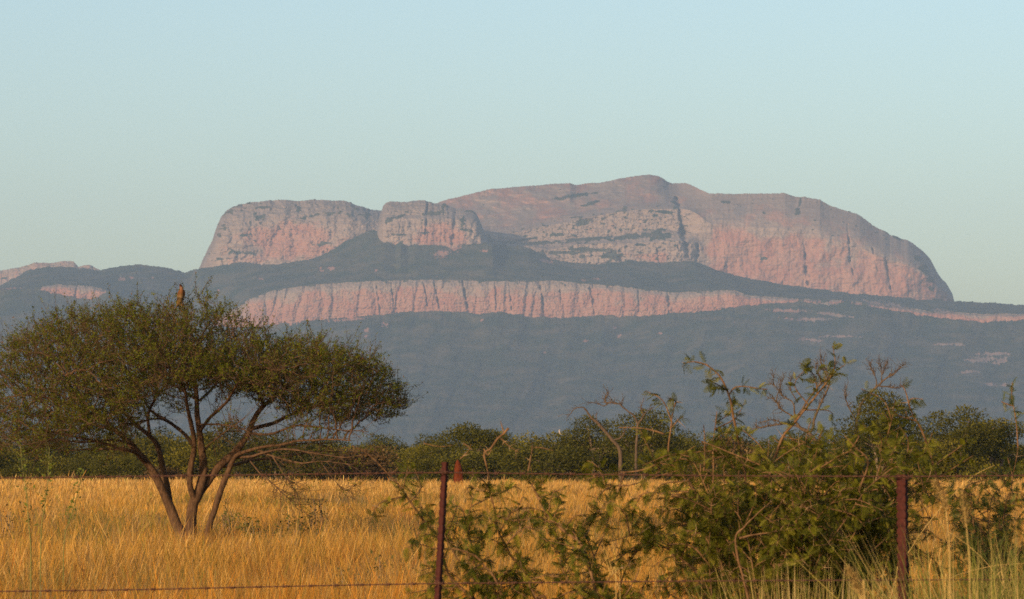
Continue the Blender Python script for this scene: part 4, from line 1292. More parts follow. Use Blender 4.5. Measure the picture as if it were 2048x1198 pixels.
def shrub(name, label, stems, origin_px, seed, cat='shrub', frond=(0.026, 0.062), tint=((0.022, 0.029, 0.002), (0.105, 0.108, 0.007)), side=1.0, group=None):
    """stems: dicts with pts (photo pixels), d (distance), r (radius m), leaf (0..1 along which leaves grow), side twigs"""
    rng = np.random.default_rng(seed)
    O = PP(origin_px[0], 930, origin_px[1]); O = np.array([O[0], O[1], 0.0])
    o = empty(name, O); tag(o, label, cat, group)
    gs, gt = Geo(), Geo()
    LP, LD = [], []

    def leafy(C3, R3, a, b, dens, thorns=True, sub=0.0):
        L_ = np.concatenate([[0], np.cumsum(np.linalg.norm(np.diff(C3, axis=0), axis=1))])
        tot = L_[-1]; s = 0.02
        while s < tot:
            f = s / tot
            c = np.array([np.interp(s, L_, C3[:, q]) for q in range(3)])
            i = min(int(f * (len(C3) - 1)), len(C3) - 2)
            tg = C3[i + 1] - C3[i]; tg /= np.linalg.norm(tg)
            v = rng.normal(size=3); v -= tg * v.dot(tg); v /= np.linalg.norm(v)
            if a <= f <= b and rng.random() < dens:
                for q in range(int(rng.integers(2, 6))):
                    dv = v * rng.uniform(0.5, 1.2) + tg * rng.uniform(0.0, 0.8) + np.array([0, 0, rng.uniform(-0.5, 0.25)]) + rng.normal(size=3) * 0.55
                    LP.append(c + rng.normal(size=3) * 0.004); LD.append(dv)
            if thorns and rng.random() < (0.5 if a > 1 else 0.16):
                for sg in (-1, 1):
                    w = v * sg + tg * 0.35 + rng.normal(size=3) * 0.15; w /= np.linalg.norm(w)
                    gt.tube([c, c + w * rng.uniform(0.02, 0.055)], [0.0017, 0.0004], 4, cap=False)
            if sub and a - .1 <= f <= b and rng.random() < sub:
                ln = rng.uniform(0.06, 0.26) * side
                w = v * 0.9 + tg * 0.5 + np.array([0, 0, rng.uniform(-.1, 0.35)]) + rng.normal(size=3) * 0.25; w /= np.linalg.norm(w)
                e = c + w * ln + np.array([0, 0, -0.12 * ln])
                C2 = catmull([c, c + w * ln * 0.5 + rng.normal(size=3) * 0.02, e], 7)
                gs.tube(C2, np.linspace(0.0034, 0.0016, 7), 4, cap=False)
                leafy(C2, None, 0.1, 1.0, 0.9, rng.random() < 0.5, 0)
            s += 0.032

    for st in stems:
        p = np.array(st['pts'], float)
        d = np.linspace(st['d'], st.get('d2', st['d']), len(p))
        P3 = PP(p[:, 0], p[:, 1], d)
        fr = 0.0
        if st.get('root'):
            l1 = np.linalg.norm(P3[0] - O); fr = l1 / (l1 + np.linalg.norm(np.diff(P3, axis=0), axis=1).sum())
            P3 = np.vstack([[O[0] + rng.uniform(-.15, .15), O[1] + rng.uniform(-.15, .15), -0.05], P3])
        n_ = max(10, 6 * len(P3))
        C3 = catmull(P3, n_)
        C3 += 0.008 * np.stack([perlin(C3[:, 2] * 7, C3[:, 0] * 7, k) for k in (0.3, 1.3, 2.3)], 1)
        R3 = np.linspace(st.get('r', 0.006), st.get('r2', 0.0018), n_)
        gs.tube(C3, R3, 6)
        a, b = st.get('leaf', (0.2, 1.0))
        a, b = fr + a * (1 - fr), fr + b * (1 - fr)
        if st.get('dens', 0.8) > 0:
            leafy(C3, R3, a, b, st.get('dens', 0.8), True, st.get('sub', 0.45))
        elif st.get('thorny', True):
            leafy(C3, R3, 2, 2, 0, True, 0)
    ns = gs.n
    for v in gt.V: gs.V.append(v)
    gs.Q += [q + ns for q in gt.Q]; gs.T += [t + ns for t in gt.T]; gs.n += gt.n
    tc = np.ones((gs.n, 3)); tc[ns:] = (1.9, 2.3, 2.7)       # pale thorns on the stems
    child_link('stems', gs.mesh('stems', True, cols=tc), STEM, o, O)
    LP, LD = np.array(LP), np.array(LD)
    q = rng.random((len(LP), 1)); col = np.array(tint[0]) * (1 - q) + np.array(tint[1]) * q
    yl = rng.random((len(LP), 1)) < 0.14
    col = np.where(yl, np.array((0.17, 0.15, 0.012)), col)
    V, Q, C = put_fronds(LP, LD, rng.uniform(*frond, len(LP)), rng, col)
    child_link('leaves', mk_mesh('leaves', V, Q, cols=C), LEAF_NEAR, o, O)
    print(name, 'fronds', len(LP))
    return o


mid = [
    dict(pts=[(960, 1230), (942, 1195), (902, 1155), (889, 1119), (879, 1076), (863, 1056), (843, 1029), (829, 1013), (809, 986), (796, 966), (770, 940), (750, 922), (728, 905), (702, 893)], d=16.9, d2=16.5, r=.008, leaf=(.02, .74), dens=.8, sub=.6, root=1),
    dict(pts=[(1090, 1240), (1070, 1195), (1045, 1135), (1025, 1112), (1012, 1089), (995, 1059), (989, 1019), (981, 986), (977, 963), (972, 933), (966, 908)], d=17.0, d2=16.8, r=.008, leaf=(.02, .88), dens=.9, sub=.75, root=1),
    dict(pts=[(1230, 1260), (1195, 1195), (1168, 1099), (1128, 1062), (1102, 1039), (1085, 1013), (1069, 979), (1055, 956), (1057, 923), (1062, 900), (1064, 884)], d=16.7, d2=17.0, r=.009, leaf=(.02, .78), dens=1, sub=.9, root=1),
    dict(pts=[(1000, 1230), (960, 1150), (940, 1090), (935, 1040), (945, 1000)], d=17.2, r=.006, leaf=(.1, 1), dens=.9, sub=.55, root=1),
    dict(pts=[(1010, 1230), (965, 1130), (920, 1100), (875, 1098), (840, 1090), (808, 1098)], d=16.8, r=.006, leaf=(.2, 1), dens=.95, sub=.35, root=1),
    dict(pts=[(985, 1260), (960, 1185), (935, 1140), (905, 1100), (885, 1060)], d=17.4, r=.006, leaf=(.1, 1), dens=.95, sub=.6, root=1),
    dict(pts=[(1000, 1060), (1018, 1030), (1047, 1013)], d=16.9, r=.004, leaf=(.3, 1), dens=.9, sub=.3),
    dict(pts=[(1014, 1086), (1040, 1060), (1066, 1052)], d=16.8, r=.004, leaf=(.3, 1), dens=.9, sub=.3),
    dict(pts=[(1240, 1270), (1170, 1200), (1130, 1150), (1120, 1115), (1130, 1080)], d=16.9, r=.006, leaf=(.1, 1), dens=.9, sub=.55, root=1),
    dict(pts=[(1255, 1270), (1215, 1190), (1195, 1140), (1180, 1090), (1160, 1055)], d=17.1, r=.006, leaf=(.1, 1), dens=.95, sub=.6, root=1),
    dict(pts=[(1030, 1270), (1010, 1200), (1000, 1160), (1020, 1140), (1060, 1150)], d=17.0, r=.005, leaf=(.1, 1), dens=.95, sub=.55, root=1),
    dict(pts=[(1075, 1200), (1060, 1165), (1085, 1150), (1110, 1148)], d=16.8, r=.004, leaf=(.1, 1), dens=.9, sub=.3),
    dict(pts=[(1240, 1260), (1240, 1180), (1260, 1120), (1290, 1092), (1316, 1074)], d=17.3, r=.005, leaf=(.2, 1), dens=.9, sub=.5, root=1),
    # bare, pale thorn twigs at the top
    dict(pts=[(972, 933), (969, 905), (982, 896), (995, 878), (1006, 868), (1017, 856)], d=16.8, r=.004, r2=.0055, dens=0),
    dict(pts=[(1002, 876), (1018, 893), (1037, 906)], d=16.8, r=.003, r2=.0015, dens=0), dict(pts=[(1008, 866), (1004, 852), (1001, 842)], d=16.8, r=.004, r2=.001, dens=0, thorny=False),
    dict(pts=[(1066, 895), (1080, 895), (1105, 899)], d=17.0, r=.0035, r2=.001, dens=0, thorny=False), dict(pts=[(926, 887), (935, 892), (943, 898)], d=16.8, r=.003, r2=.002, dens=0),
    dict(pts=[(922, 915), (936, 902), (942, 888)], d=16.8, r=.003, r2=.001, dens=0), dict(pts=[(968, 896), (976, 908), (984, 898)], d=16.8, r=.004, r2=.001, dens=0), dict(pts=[(787, 944), (794, 940), (797, 933)], d=16.7, r=.002, r2=.0007, dens=0, thorny=False),
    dict(pts=[(806, 962), (815, 950), (821, 936)], d=16.7, r=.002, r2=.0007, dens=0, thorny=False), dict(pts=[(850, 886), (880, 892), (905, 890)], d=17.0, r=.002, r2=.001, dens=0, thorny=False),
]
shrub('thorn_shrub', 'sparse leafy thorn shrub climbing beside the slanting thin post', mid, (1090, 17.0), 31)

rs = random.Random(77)
big = [
    dict(pts=[(1515, 1230), (1500, 1100), (1490, 960), (1483, 908), (1470, 845), (1460, 796), (1441, 754), (1416, 733), (1388, 723), (1366, 724)], d=18.0, r=.010, leaf=(.25, 1), dens=.8, sub=.3, root=1),
    dict(pts=[(1458, 790), (1470, 776), (1500, 774), (1537, 778)], d=18.0, r=.004, leaf=(0, 1), dens=1, sub=.1),
    dict(pts=[(1470, 1240), (1430, 1080), (1399, 999), (1370, 949), (1341, 916), (1339, 887), (1345, 837), (1351, 806)], d=17.6, r=.010, leaf=(.2, 1), dens=.55, sub=.45, root=1),
    dict(pts=[(1339, 918), (1287, 939), (1233, 945), (1175, 958)], d=17.5, r=.005, leaf=(.3, 1), dens=.35, sub=.2), dict(pts=[(1329, 870), (1287, 856), (1237, 854)], d=17.6, r=.004, leaf=(2, 2), dens=0.01, sub=0),
    dict(pts=[(1600, 1000), (1574, 958), (1512, 925), (1458, 904), (1404, 885)], d=17.5, r=.006, leaf=(.1, .5), dens=.5, sub=.3), dict(pts=[(1408, 960), (1410, 920), (1410, 879), (1406, 850)], d=17.8, r=.005, leaf=(.5, 1), dens=.3, sub=.3),
    dict(pts=[(1425, 990), (1427, 920), (1429, 875), (1433, 822)], d=18.2, r=.005, leaf=(.4, 1), dens=.9, sub=.25), dict(pts=[(1530, 1010), (1556, 895), (1590, 842), (1625, 800), (1650, 768), (1672, 742), (1690, 730)], d=18.3, r=.008, leaf=(.4, 1), dens=.6, sub=.35),
    dict(pts=[(1510, 1240), (1470, 1091), (1490, 1055), (1512, 1033), (1543, 1003)], d=17.0, r=.006, leaf=(2, 2), dens=.01, sub=0), dict(pts=[(1478, 1078), (1520, 1068), (1586, 1061)], d=17.0, r=.005, leaf=(2, 2), dens=.01, sub=0), dict(pts=[(1582, 974), (1600, 1000), (1616, 1024)], d=17.0, r=.004, leaf=(2, 2), dens=.01),
    dict(pts=[(1740, 1010), (1758, 937), (1770, 895), (1779, 858), (1786, 828)], d=18.0, r=.005, leaf=(.55, 1), dens=1, sub=.5), dict(pts=[(1880, 980), (1862, 910), (1845, 866), (1824, 825), (1810, 783), (1800, 770)], d=18.2, r=.006, leaf=(.1, 1), dens=.7, sub=.3),
    dict(pts=[(1720, 985), (1737, 925), (1712, 895), (1690, 870)], d=17.6, r=.005, leaf=(.3, 1), dens=.3, sub=.3), dict(pts=[(1640, 935), (1690, 908), (1716, 895)], d=17.6, r=.004, leaf=(.2, 1), dens=.3, sub=.2), dict(pts=[(1400, 1150), (1340, 1100), (1300, 1080), (1266, 1046)], d=17.4, r=.005, leaf=(.3, 1), dens=.8, sub=.4, root=0),
    dict(pts=[(1420, 1130), (1380, 1090), (1330, 1088), (1280, 1070), (1212, 1087)], d=17.3, r=.005, leaf=(.2, 1), dens=.7, sub=.3), dict(pts=[(1390, 985), (1350, 990), (1300, 985), (1262, 1000)], d=17.5, r=.004, leaf=(.1, 1), dens=.7, sub=.3),
    dict(pts=[(1338, 930), (1290, 960), (1240, 972), (1198, 968)], d=17.6, r=.004, leaf=(.2, 1), dens=.7, sub=.3), dict(pts=[(1640, 1030), (1612, 1010), (1590, 985), (1560, 975)], d=17.2, r=.004, leaf=(.1, 1), dens=.8, sub=.5),
]
for k in range(56):     # the body of the bush
    ex = rs.uniform(1340, 1895); t = abs(ex - 1620) / 270
    ey = rs.uniform(885 + 25 * t, 1135)
    bx = 1520 + (ex - 1520) * 0.35 + rs.uniform(-60, 60)
    dd = 17.9 + rs.uniform(-.75, 1.1)
    mx, my = bx * 0.45 + ex * 0.55 + rs.uniform(-25, 25), 1180 * 0.4 + ey * 0.6 - 15
    big.append(dict(pts=[(bx, 1225), (mx, my), (ex, ey)], d=dd, d2=dd + rs.uniform(-.4, .4), r=.0045, leaf=(.1, 1), dens=.6, sub=.6, root=1))
for k in range(20):     # taller sprays over the top of the bush
    ex = rs.uniform(1380, 1900); ey = rs.uniform(855, 960)
    bx = 1520 + (ex - 1520) * 0.5 + rs.uniform(-40, 40); dd = 18.2 + rs.uniform(-.6, 1.0)
    big.append(dict(pts=[(bx, 1225), (bx * .4 + ex * .6 + rs.uniform(-25, 25), 1010), (ex, ey)], d=dd, r=.004, leaf=(.4, 1), dens=.6, sub=.6, root=1))
shrub('thorn_bush', 'large dense thorn bush with arching shoots left of the thick post', big, (1570, 18.0), 47, tint=((0.024, 0.030, 0.002), (0.125, 0.120, 0.008)))

rgt = [dict(pts=[(2035, 900), (2031, 840), (2026, 800), (2025, 765)], d=19.0, r=.004, leaf=(.3, 1), dens=1, sub=.2)]
for k in range(26):
    ex = rs.uniform(1905, 2160); ey = rs.uniform(1000, 1150) if ex > 1950 else rs.uniform(960, 1120)
    bx = 2010 + (ex - 2010) * 0.4
    rgt.append(dict(pts=[(bx, 1240), (bx * .5 + ex * .5 + rs.uniform(-15, 15), 1190 * .4 + ey * .6), (ex, ey)], d=18.6 + rs.uniform(-.5, .8), r=.005, leaf=(.2, 1), dens=.75, sub=.5, root=1))
rgt.append(dict(pts=[(2000, 1200), (2020, 1000), (2035, 900)], d=19.0, r=.005, leaf=(.4, 1), dens=.3, sub=.2, root=1))
shrub('thorn_shrub', 'lighter green feathery shrub right of the thick post', rgt, (2015, 18.8), 53, tint=((0.05, 0.065, 0.012), (0.11, 0.12, 0.022)))
# ================================================================== dead trees in front of the belt
DEAD = mat_bark('bare_dead_wood', (0.045, 0.029, 0.017), (0.12, 0.08, 0.048), 9)


def dead_tree(name, label, d, limbs, seed, twig=1.0):
    rng = np.random.default_rng(seed)
    x0, y0 = limbs[0][0][0], limbs[0][0][1]
    O = PP(x0, 930, d); O = np.array([O[0], O[1], 0.0])
    o = tag(empty(name, O), label, 'dead tree')
    pxm = d / FPX
    gt, gb = Geo(), Geo()
    for n_l, lm in enumerate(limbs):
        a = np.array(lm, float)
        dz = a[:, 3] if a.shape[1] > 3 else np.zeros(len(a))
        P3 = PP(a[:, 0], a[:, 1], d + dz)
        if n_l == 0: P3 = np.vstack([[P3[0][0], P3[0][1], -0.2], P3]); wr = np.concatenate([[a[0, 2] * 1.25], a[:, 2]])
        else: wr = a[:, 2]
        m = 7 * len(P3)
        C3 = catmull(P3, m); R3 = np.interp(np.linspace(0, 1, m), np.linspace(0, 1, len(P3)), wr) * pxm * 0.33
        C3 += (0.9 * pxm) * np.stack([fbm(C3[:, 0] * 2.5, C3[:, 2] * 2.5, k + n_l, 2) for k in (0.2, 1.2, 2.2)], 1)
        (gt if n_l == 0 else gb).tube(C3, R3, 7)
        if n_l:
            for q in range(int(6 * twig * len(a))):
                i = int(rng.integers(m // 3, m - 1)); tg = C3[i + 1] - C3[i]; tg /= np.linalg.norm(tg)
                v = tg * 0.8 + rng.normal(size=3) * 0.6 + np.array([0, 0, 0.5]); v /= np.linalg.norm(v)
                ln = rng.uniform(6, 20) * pxm
                b = C3[i] + v * ln * 0.5 + rng.normal(size=3) * ln * 0.12; e = C3[i] + v * ln + rng.normal(size=3) * ln * 0.25
                gb.tube(catmull([C3[i], b, e], 6), np.linspace(min(R3[i] * 0.6, 1.1 * pxm), 0.3 * pxm, 6), 4, cap=False)
    n0_ = gt.n
    gt.V += gb.V; gt.Q += [q + n0_ for q in gb.Q]; gt.T += [t + n0_ for t in gb.T]; gt.n += gb.n
    child_link('trunk', gt, DEAD, o, O)
    return o


dead_tree('dead_tree', 'bleached dead trunk leaning far over the belt with hooked limbs', 262, [
    [(1240, 905, 12), (1225, 880, 11), (1208, 860, 10), (1194, 845, 10), (1183, 836, 8), (1178, 829, 6), (1174, 823, 4), (1168, 818, 3)],
    [(1178, 829, 5), (1168, 816, 3.5), (1155, 815, 3), (1146, 820, 2.5), (1143, 826, 2), (1138, 832, 1.2)],
    [(1194, 846, 3), (1193, 836, 2), (1192, 826, 1.2)], [(1225, 881, 6), (1240, 876, 5), (1247, 868, 3), (1250, 858, 2)]], 3, 0.3)
dead_tree('dead_tree', 'thin dead branch with a hooked tip reaching left from the dark tree pair', 275, [
    [(1272, 930, 9), (1273, 885, 8), (1276, 850, 8), (1284, 838, 6)],
    [(1276, 850, 7), (1268, 832, 5), (1256, 823, 4.5), (1246, 815, 4.5), (1238, 808, 4.5), (1226, 806.5, 4.5), (1214, 805, 4.5), (1211, 799, 4), (1213, 792, 4), (1216, 785, 2)],
    [(1216, 808, 3.5), (1208, 812, 3), (1200, 809, 2), (1190, 806, 1.6), (1176, 807, 1)], [(1276, 850, 5), (1286, 830, 4), (1283, 815, 2), (1287, 795, 1)], [(1284, 838, 4), (1294, 822, 2.5), (1304, 818, 1)]], 4, 0.5)
dead_tree('dead_tree', 'grey forked dead tree with many bare twigs beside the flat topped tree', 255, [
    [(1640, 905, 13), (1620, 868, 12), (1600, 855, 10), (1590, 840, 9), (1600, 826, 8)],
    [(1600, 826, 8), (1612, 806, 7), (1628, 784, 6), (1642, 766, 5), (1655, 755, 3), (1668, 738, 2), (1678, 712, 1.2)], [(1592, 838, 6), (1578, 828, 5), (1562, 818, 5), (1553, 804, 4), (1546, 798, 3), (1536, 796, 2)],
    [(1590, 832, 6), (1586, 805, 4), (1570, 796, 4), (1560, 785, 3), (1548, 770, 2.5), (1540, 768, 2)], [(1553, 802, 3), (1556, 788, 2.5), (1562, 770, 2), (1566, 756, 1)], [(1548, 770, 2.5), (1545, 758, 1.5), (1548, 752, .8)],
    [(1596, 804, 4), (1584, 786, 3), (1580, 772, 2.5), (1582, 758, 1.5), (1587, 750, .8)], [(1619, 868, 8, 0), (1626, 855, 8, .3), (1630, 835, 8, .5), (1640, 810, 7, .5), (1652, 785, 6, .5), (1658, 765, 4, .5), (1650, 745, 3, .5), (1642, 725, 2, .5), (1640, 706, 1, .5)],
    [(1642, 768, 4), (1640, 750, 3), (1632, 740, 2), (1632, 725, 1)], [(1655, 752, 3), (1650, 735, 2), (1646, 718, 1)], [(1600, 855, 5), (1575, 848, 5), (1550, 850, 5), (1525, 854, 4), (1505, 858, 2)], [(1570, 848, 3), (1545, 840, 3), (1520, 846, 2)]], 5, 1.0)
dead_tree('dead_tree', 'brown dead crown of spiky twigs rising above the flat topped tree', 264, [
    [(1712, 915, 12), (1712, 870, 11), (1714, 840, 10), (1724, 805, 9), (1744, 782, 8), (1758, 770, 7)],
    [(1758, 770, 7), (1772, 757, 5), (1786, 748, 4), (1800, 736, 2), (1806, 730, 1)], [(1752, 774, 5), (1752, 758, 3), (1744, 742, 2.5), (1740, 730, 1.5), (1738, 720, 1)], [(1762, 766, 4), (1764, 750, 3), (1770, 736, 2), (1775, 722, 1)],
    [(1758, 772, 5), (1776, 774, 4), (1792, 776, 2.5), (1812, 770, 1)], [(1764, 751, 3), (1762, 738, 2), (1760, 728, 1)], [(1714, 842, 5), (1700, 820, 4), (1690, 790, 3), (1694, 770, 2)]], 6, 1.2)

# ================================================================== termite mound
def mound():
    O = PP(919, 930, 252); O = np.array([O[0], O[1], 0.0])
    pxm = 252 / FPX
    th = np.linspace(0, 2 * math.pi, 28, endpoint=False); zs = np.linspace(0, 1, 34)
    prof = L((0, 20), (0.12, 14), (0.3, 10.5), (0.5, 9), (0.68, 7.5), (0.82, 6.2), (0.93, 4), (1.0, 0.6))
    V = []
    for z in zs:
        r = prof(z) * pxm * (1 + 0.16 * fbm(np.cos(th) * 1.2, np.sin(th) * 1.2, z * 4 + 0 * th, 3)) * (1 + 0.05 * math.sin(z * 40))
        V.append(np.stack([O[0] + r * np.cos(th) - 0.12 * z, O[1] + r * np.sin(th), z * 1.95 + 0 * th], 1))
    V = np.concatenate(V); m = 28
    i, k = np.meshgrid(np.arange(33), np.arange(m), indexing='ij'); k2 = (k + 1) % m
    Q = np.stack([i * m + k, i * m + k2, (i + 1) * m + k2, (i + 1) * m + k], -1).reshape(-1, 4)
    me = mk_mesh('termite_mound', V - O, Q, smooth=True)
    o = link('termite_mound', me, mat_plain('red_earth', (0.062, 0.013, 0.004), (0.105, 0.024, 0.007), 2.5, 0.95, 0.05), None, O)
    tag(o, 'tall narrow red earth termite mound at the foot of the belt', 'termite mound')


mound()

# ================================================================== plants and twigs in the grass
def pos_on(px, d):
    p = PP(px, 930, d); return np.array([p[0], p[1], 0.0])


def small_bush(name, label, px, d, wd, ht, n, cols, seed, lsize, cat='shrub', mat=None):
    rng = np.random.default_rng(seed); O = pos_on(px, d)
    o = tag(empty(name, O), label, cat)
    gs = Geo(); P = []
    for k in range(int(16 * max(1, wd))):
        a = rng.random() * 6.283; r = wd * 0.5 * math.sqrt(rng.random())
        e = np.array([r * math.cos(a), r * 0.7 * math.sin(a), ht * (0.55 + 0.45 * rng.random()) * (1 - 0.4 * (2 * r / wd) ** 2)])
        b = np.array([e[0] * 0.45, e[1] * 0.45, 0.0])
        C3 = catmull([b, (b + e) / 2 + rng.normal(size=3) * 0.05, e], 8)
        gs.tube(C3, np.linspace(0.010, 0.003, 8), 4)
        for q in range(n):
            i = int(rng.integers(3, 8)); P.append(C3[i] + rng.normal(size=3) * 0.05)
    P = np.array(P)
    V, Q = leaf_quads(P, rng.uniform(*lsize, len(P)), rng, 0.3, 0.5)
    q = rng.random((len(P), 1)); c = np.array(cols[0]) * (1 - q) + np.array(cols[1]) * q
    link('stems', gs.mesh('stems'), BARK, o); link('leaves', mk_mesh('leaves', V, Q, cols=np.repeat(c, 4, 0)), LEAF_FAR, o)
    return o


small_bush('small_shrub', 'low ragged green shrub in the grass right of the thorn tree', 560, 64, 1.55, 0.95, 30, ((0.05, 0.05, 0.01), (0.11, 0.10, 0.02)), 1, (0.04, 0.09))
small_bush('small_shrub', 'dark upright little shrub poking out of the grass', 636, 68, 0.45, 1.22, 18, ((0.035, 0.03, 0.012), (0.06, 0.06, 0.015)), 2, (0.03, 0.07))
small_bush('small_shrub', 'faint green shrub sunk deep in the grass left of the thin post', 735, 40, 0.75, 0.72, 26, ((0.05, 0.05, 0.012), (0.10, 0.09, 0.02)), 3, (0.03, 0.06))
small_bush('small_shrub', 'dark twiggy shrub cut off by the left picture edge', -2, 60, 0.55, 1.12, 16, ((0.05, 0.035, 0.015), (0.08, 0.06, 0.02)), 4, (0.03, 0.06))
small_bush('small_shrub', 'yellow green shrub low in the grass behind the thorn trunk', 472, 76, 0.6, 0.85, 20, ((0.07, 0.075, 0.012), (0.14, 0.13, 0.02)), 5, (0.04, 0.08))
small_bush('small_shrub', 'thin green sprig standing right of the rightmost thorn trunk', 452, 72, 0.25, 1.1, 12, ((0.07, 0.08, 0.012), (0.13, 0.13, 0.02)), 6, (0.03, 0.06))


def weed(label, pts, d, seed, leaf=True):
    rng = np.random.default_rng(seed); a = np.array(pts, float)
    O = pos_on(a[0, 0], d); o = tag(empty('weed', O), label, 'weed', 'thin green weeds at the left')
    P3 = np.vstack([O, PP(a[:, 0], a[:, 1], d)]); C3 = catmull(P3, 40)
    gs = Geo(); gs.tube(C3, np.linspace(0.006, 0.0018, 40), 5); P = []
    for q in range(60):
        i = int(rng.integers(14, 39)); v = rng.normal(size=3) * np.array([1, 1, .4]) + np.array([0, 0, .7]); v /= np.linalg.norm(v); ln = rng.uniform(.04, .14)
        if q < 22: gs.tube([C3[i], C3[i] + v * ln], [0.002, 0.0009], 3, cap=False)
        P.append(C3[i] + v * ln * rng.random())
    child_link('stem', gs, mat_weed, o, O)
    V, Q = leaf_quads(np.array(P), rng.uniform(0.02, 0.055, len(P)), rng, 0.2, 0.5)
    child_link('leaves', mk_mesh('leaves', V, Q, cols=np.tile(np.array((0.10, 0.115, 0.015)), (len(V), 1))), LEAF_NEAR, o, O)


mat_weed = mat_plain('weed_stem', (0.10, 0.10, 0.02), (0.17, 0.15, 0.04), 30)
weed('tall thin green weed with leaves halfway up near the left edge', [(62, 1120), (57, 1040), (52, 980), (44, 930), (41, 880)], 30, 1)
weed('thin forked green weed just right of the tallest one', [(82, 1080), (88, 1020), (95, 970), (97, 930), (99, 895)], 33, 2)
weed('faint leaning weed stem halfway to the thorn trunks', [(128, 1090), (140, 1040), (152, 1000), (160, 965), (163, 945)], 36, 3)


def fallen(name, label, px, d, segs, seed):
    rng = np.random.default_rng(seed); O = pos_on(px, d); o = tag(empty(name, O), label, 'dead branch')
    g_ = Geo()
    for s_ in segs:
        a = np.array(s_, float); P3 = PP(a[:, 0], a[:, 1], d + 0.2 * rng.normal(size=len(a)))
        m = 5 * len(a); g_.tube(catmull(P3, m), np.linspace(a[0, 2], a[-1, 2], m) * d / FPX * .5, 5)
    child_link('wood', g_, BARK_AC, o, O)


fallen('fallen_branch', 'dark broken branch lying in the grass before the thorn trunks', 325, 72, [[(262, 1125, 5), (275, 1100, 5), (281, 1086, 4), (300, 1088, 3)], [(302, 1088, 7), (318, 1095, 8), (336, 1104, 8), (352, 1120, 5)], [(318, 1095, 4), (330, 1088, 3), (346, 1090, 2)], [(300, 1088, 4), (308, 1080, 3), (296, 1072, 2)]], 1)
fallen('fallen_branch', 'pale straight stick lying right of the thorn trunks', 510, 70, [[(478, 1098, 4), (500, 1101, 4), (530, 1108, 3), (545, 1112, 2)], [(470, 1104, 3), (490, 1120, 3), (492, 1130, 2)]], 2)

# ================================================================== long green grass along the fence
rngT = np.random.default_rng(91)
LG = []


def tall_clump(px0, px1, d0, d1, n, hmin, hmax, cols, lean=(0.0, 0.25), width=(0.003, 0.0065), curve=1.0):
    d = rngT.uniform(d0, d1, n); px = rngT.uniform(px0, px1, n)
    p = PP(px, np.full(n, 930.0), d); p[:, 2] = -0.02
    h = rngT.uniform(hmin, hmax, n); a = rngT.random(n) * 6.283; l_ = h * np.abs(rngT.normal(lean[0], lean[1], n))
    le = np.stack([l_ * np.cos(a), l_ * np.sin(a) * 0.6], 1)
    cc_ = np.array(cols)[rngT.integers(0, len(cols), n)] * rngT.uniform(0.7, 1.25, (n, 1))
    LG.append(blades(p, h, rngT.uniform(*width, n), le, rngT.random(n) * 6.283, cc_, 0.0, rngT, curve=curve))


GRN = [(0.13, 0.14, 0.025), (0.20, 0.18, 0.035), (0.30, 0.23, 0.06), (0.40, 0.28, 0.09), (0.10, 0.12, 0.02)]
YLW = [(0.40, 0.27, 0.085), (0.33, 0.24, 0.06), (0.22, 0.20, 0.04), (0.46, 0.33, 0.13)]
tall_clump(1380, 2300, 14.5, 17.5, 1500, 0.75, 1.20, GRN + YLW)
tall_clump(1500, 1800, 15.5, 17.5, 700, 0.95, 1.28, YLW, (0.0, 0.18))
tall_clump(1830, 2250, 14.5, 18.0, 1500, 0.95, 1.42, GRN, (0.0, 0.26))
tall_clump(1920, 2250, 13.5, 15.5, 500, 1.0, 1.45, GRN + YLW, (0.05, 0.28))
tall_clump(1100, 1400, 15.5, 18.0, 260, 0.70, 1.08, YLW, (0.0, 0.3))
tall_clump(-300, 900, 15.5, 19.0, 500, 0.6, 0.98, YLW, (0.0, 0.3))
V, Q, T, C, off = [], [], [], [], 0
for v, q, t, c in LG:
    V.append(v); Q.append(q + off); T.append(t + off); C.append(c); off += len(v)
tag(link('long_grass', mk_mesh('long_grass', np.concatenate(V), np.concatenate(Q), np.concatenate(T), cols=np.concatenate(C)), GM), 'long green and yellow grass growing along the fence', 'grass', kind='stuff')
# single straw stalks that cross the picture
STRAW = mat_plain('straw_stalk', (0.30, 0.19, 0.05), (0.42, 0.28, 0.09), 20, 0.6, 0.2)


def stalk(label, pts, d, r=0.0019):
    a = np.array(pts, float); P3 = PP(a[:, 0], a[:, 1], d); O = np.array([P3[0][0], P3[0][1], 0.0])
    P3 = np.vstack([O, P3]) if a[0, 1] > 1150 else P3
    g_ = Geo(); C3 = catmull(P3, 30); g_.tube(C3, np.linspace(r, r * 0.45, 30), 5)
    me = g_.mesh('straw_stalk'); me.transform(Matrix.Translation(-Vector(O)))
    tag(link('straw_stalk', me, STRAW, None, O), label, 'grass stalk', 'bright straw stalks by the fence')


stalk('long straw stalk slanting up to the right past the thick post', [(1790, 1180), (1822, 1098), (1862, 1040), (1905, 990), (1950, 950), (1990, 930)], 16.6)
stalk('short straw stalk crossing the long slanting one', [(1902, 1180), (1888, 1060), (1868, 1030), (1846, 1008)], 16.8, 0.0016)
stalk('green straw blade arching down at the far right', [(2008, 1200), (1990, 1150), (1966, 1118), (1935, 1090), (1900, 1065)], 15.2)
stalk('straw blade curving to the right edge above the lower wire', [(1890, 1200), (1900, 1158), (1950, 1140), (2000, 1130), (2060, 1126)], 15.4)
stalk('twin pale straws leaning by the lower wire', [(1232, 1180), (1222, 1150), (1212, 1120), (1206, 1098)], 16.4)
stalk('thin pale straw leaning right beside the twin straws', [(1240, 1180), (1228, 1150), (1216, 1115), (1204, 1085)], 16.5, 0.0015)

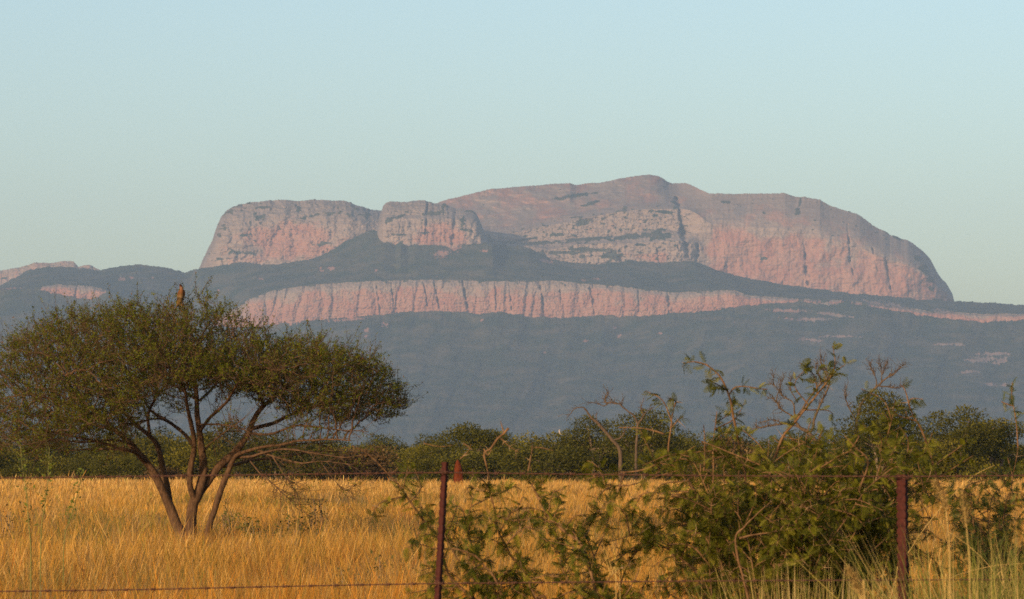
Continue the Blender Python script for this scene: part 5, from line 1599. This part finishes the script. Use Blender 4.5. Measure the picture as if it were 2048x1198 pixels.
# feathery seed heads, close to the camera
def seed_head(label, pts, d, wd, seed):
    rng = np.random.default_rng(seed); a = np.array(pts, float); P3 = PP(a[:, 0], a[:, 1], d)
    O = np.array([P3[0][0], P3[0][1], 0.0]); o = tag(empty('grass_seed_head', O), label, 'seed head', 'feathery seed heads near the camera')
    C3 = catmull(np.vstack([O, P3]), 50)
    gs = Geo(); gs.tube(C3, np.linspace(.002, .0008, 50), 4)
    i0 = 30; P = []
    for k in range(260):
        f = rng.random(); i = i0 + int(f * 19); r = wd * math.sin(math.pi * (0.1 + 0.85 * f))
        v = rng.normal(size=3); v /= np.linalg.norm(v); P.append(C3[i] + v * r * rng.random() + np.array([0, 0, r * .3]))
    V, Q = leaf_quads(np.array(P), rng.uniform(.006, .016, len(P)), rng, 0.9, 0.2)
    child_link('stem', gs, STRAW, o, O)
    child_link('plume', mk_mesh('plume', V, Q, cols=np.tile(np.array((0.30, 0.19, 0.06)), (len(V), 1))), GM, o, O)


seed_head('soft blurred seed head just left of the thick post', [(1730, 1260), (1722, 1205), (1712, 1170), (1694, 1136)], 8.5, .010, 1)
seed_head('pale plume beside the top of the thick post', [(1900, 1200), (1895, 1050), (1885, 1000), (1868, 962)], 10.5, .016, 2)
seed_head('loose plume standing right of the slanting straw stalk', [(1940, 1220), (1935, 1080), (1930, 1030), (1924, 985)], 10.0, .016, 3)

# ================================================================== the small white bird on the belt
O = PP(1120, 869, 300)
sb = [(0, 0, .10, .085, .07), (-.04, 0, .20, .095, .08), (-.06, 0, .30, .06, .06), (-.02, -.03, .39, .062, .06), (.07, -.06, .385, .018, .016), (.09, .02, .04, .05, .03), (.17, .04, -.05, .02, .012), (.01, 0, 0, .018, .018), (.01, 0, -.08, .014, .014)]
mw, nt, out = new_mat('white_bird_feathers'); n = N(nt)
zc = n('ShaderNodeSeparateXYZ', {'Vector': n('ShaderNodeTexCoord').outputs['Object']})
cw = n.ramp(zc.outputs['Z'], (0.0, (0.30, 0.27, 0.24)), (0.10, (0.30, 0.26, 0.23)), (0.36, (0.33, 0.28, 0.25)), (0.40, (0.05, 0.04, 0.04)))
bsdf_out(n, out, cw, 0.8, 0.1)
wb = skin_body('bird', sb, [(0, 1), (1, 2), (2, 3), (3, 4), (0, 5), (5, 6), (0, 7), (7, 8)], mw)
wb.location = O
tag(wb, 'tiny white bird with dark head sitting on top of the bush belt', 'bird')
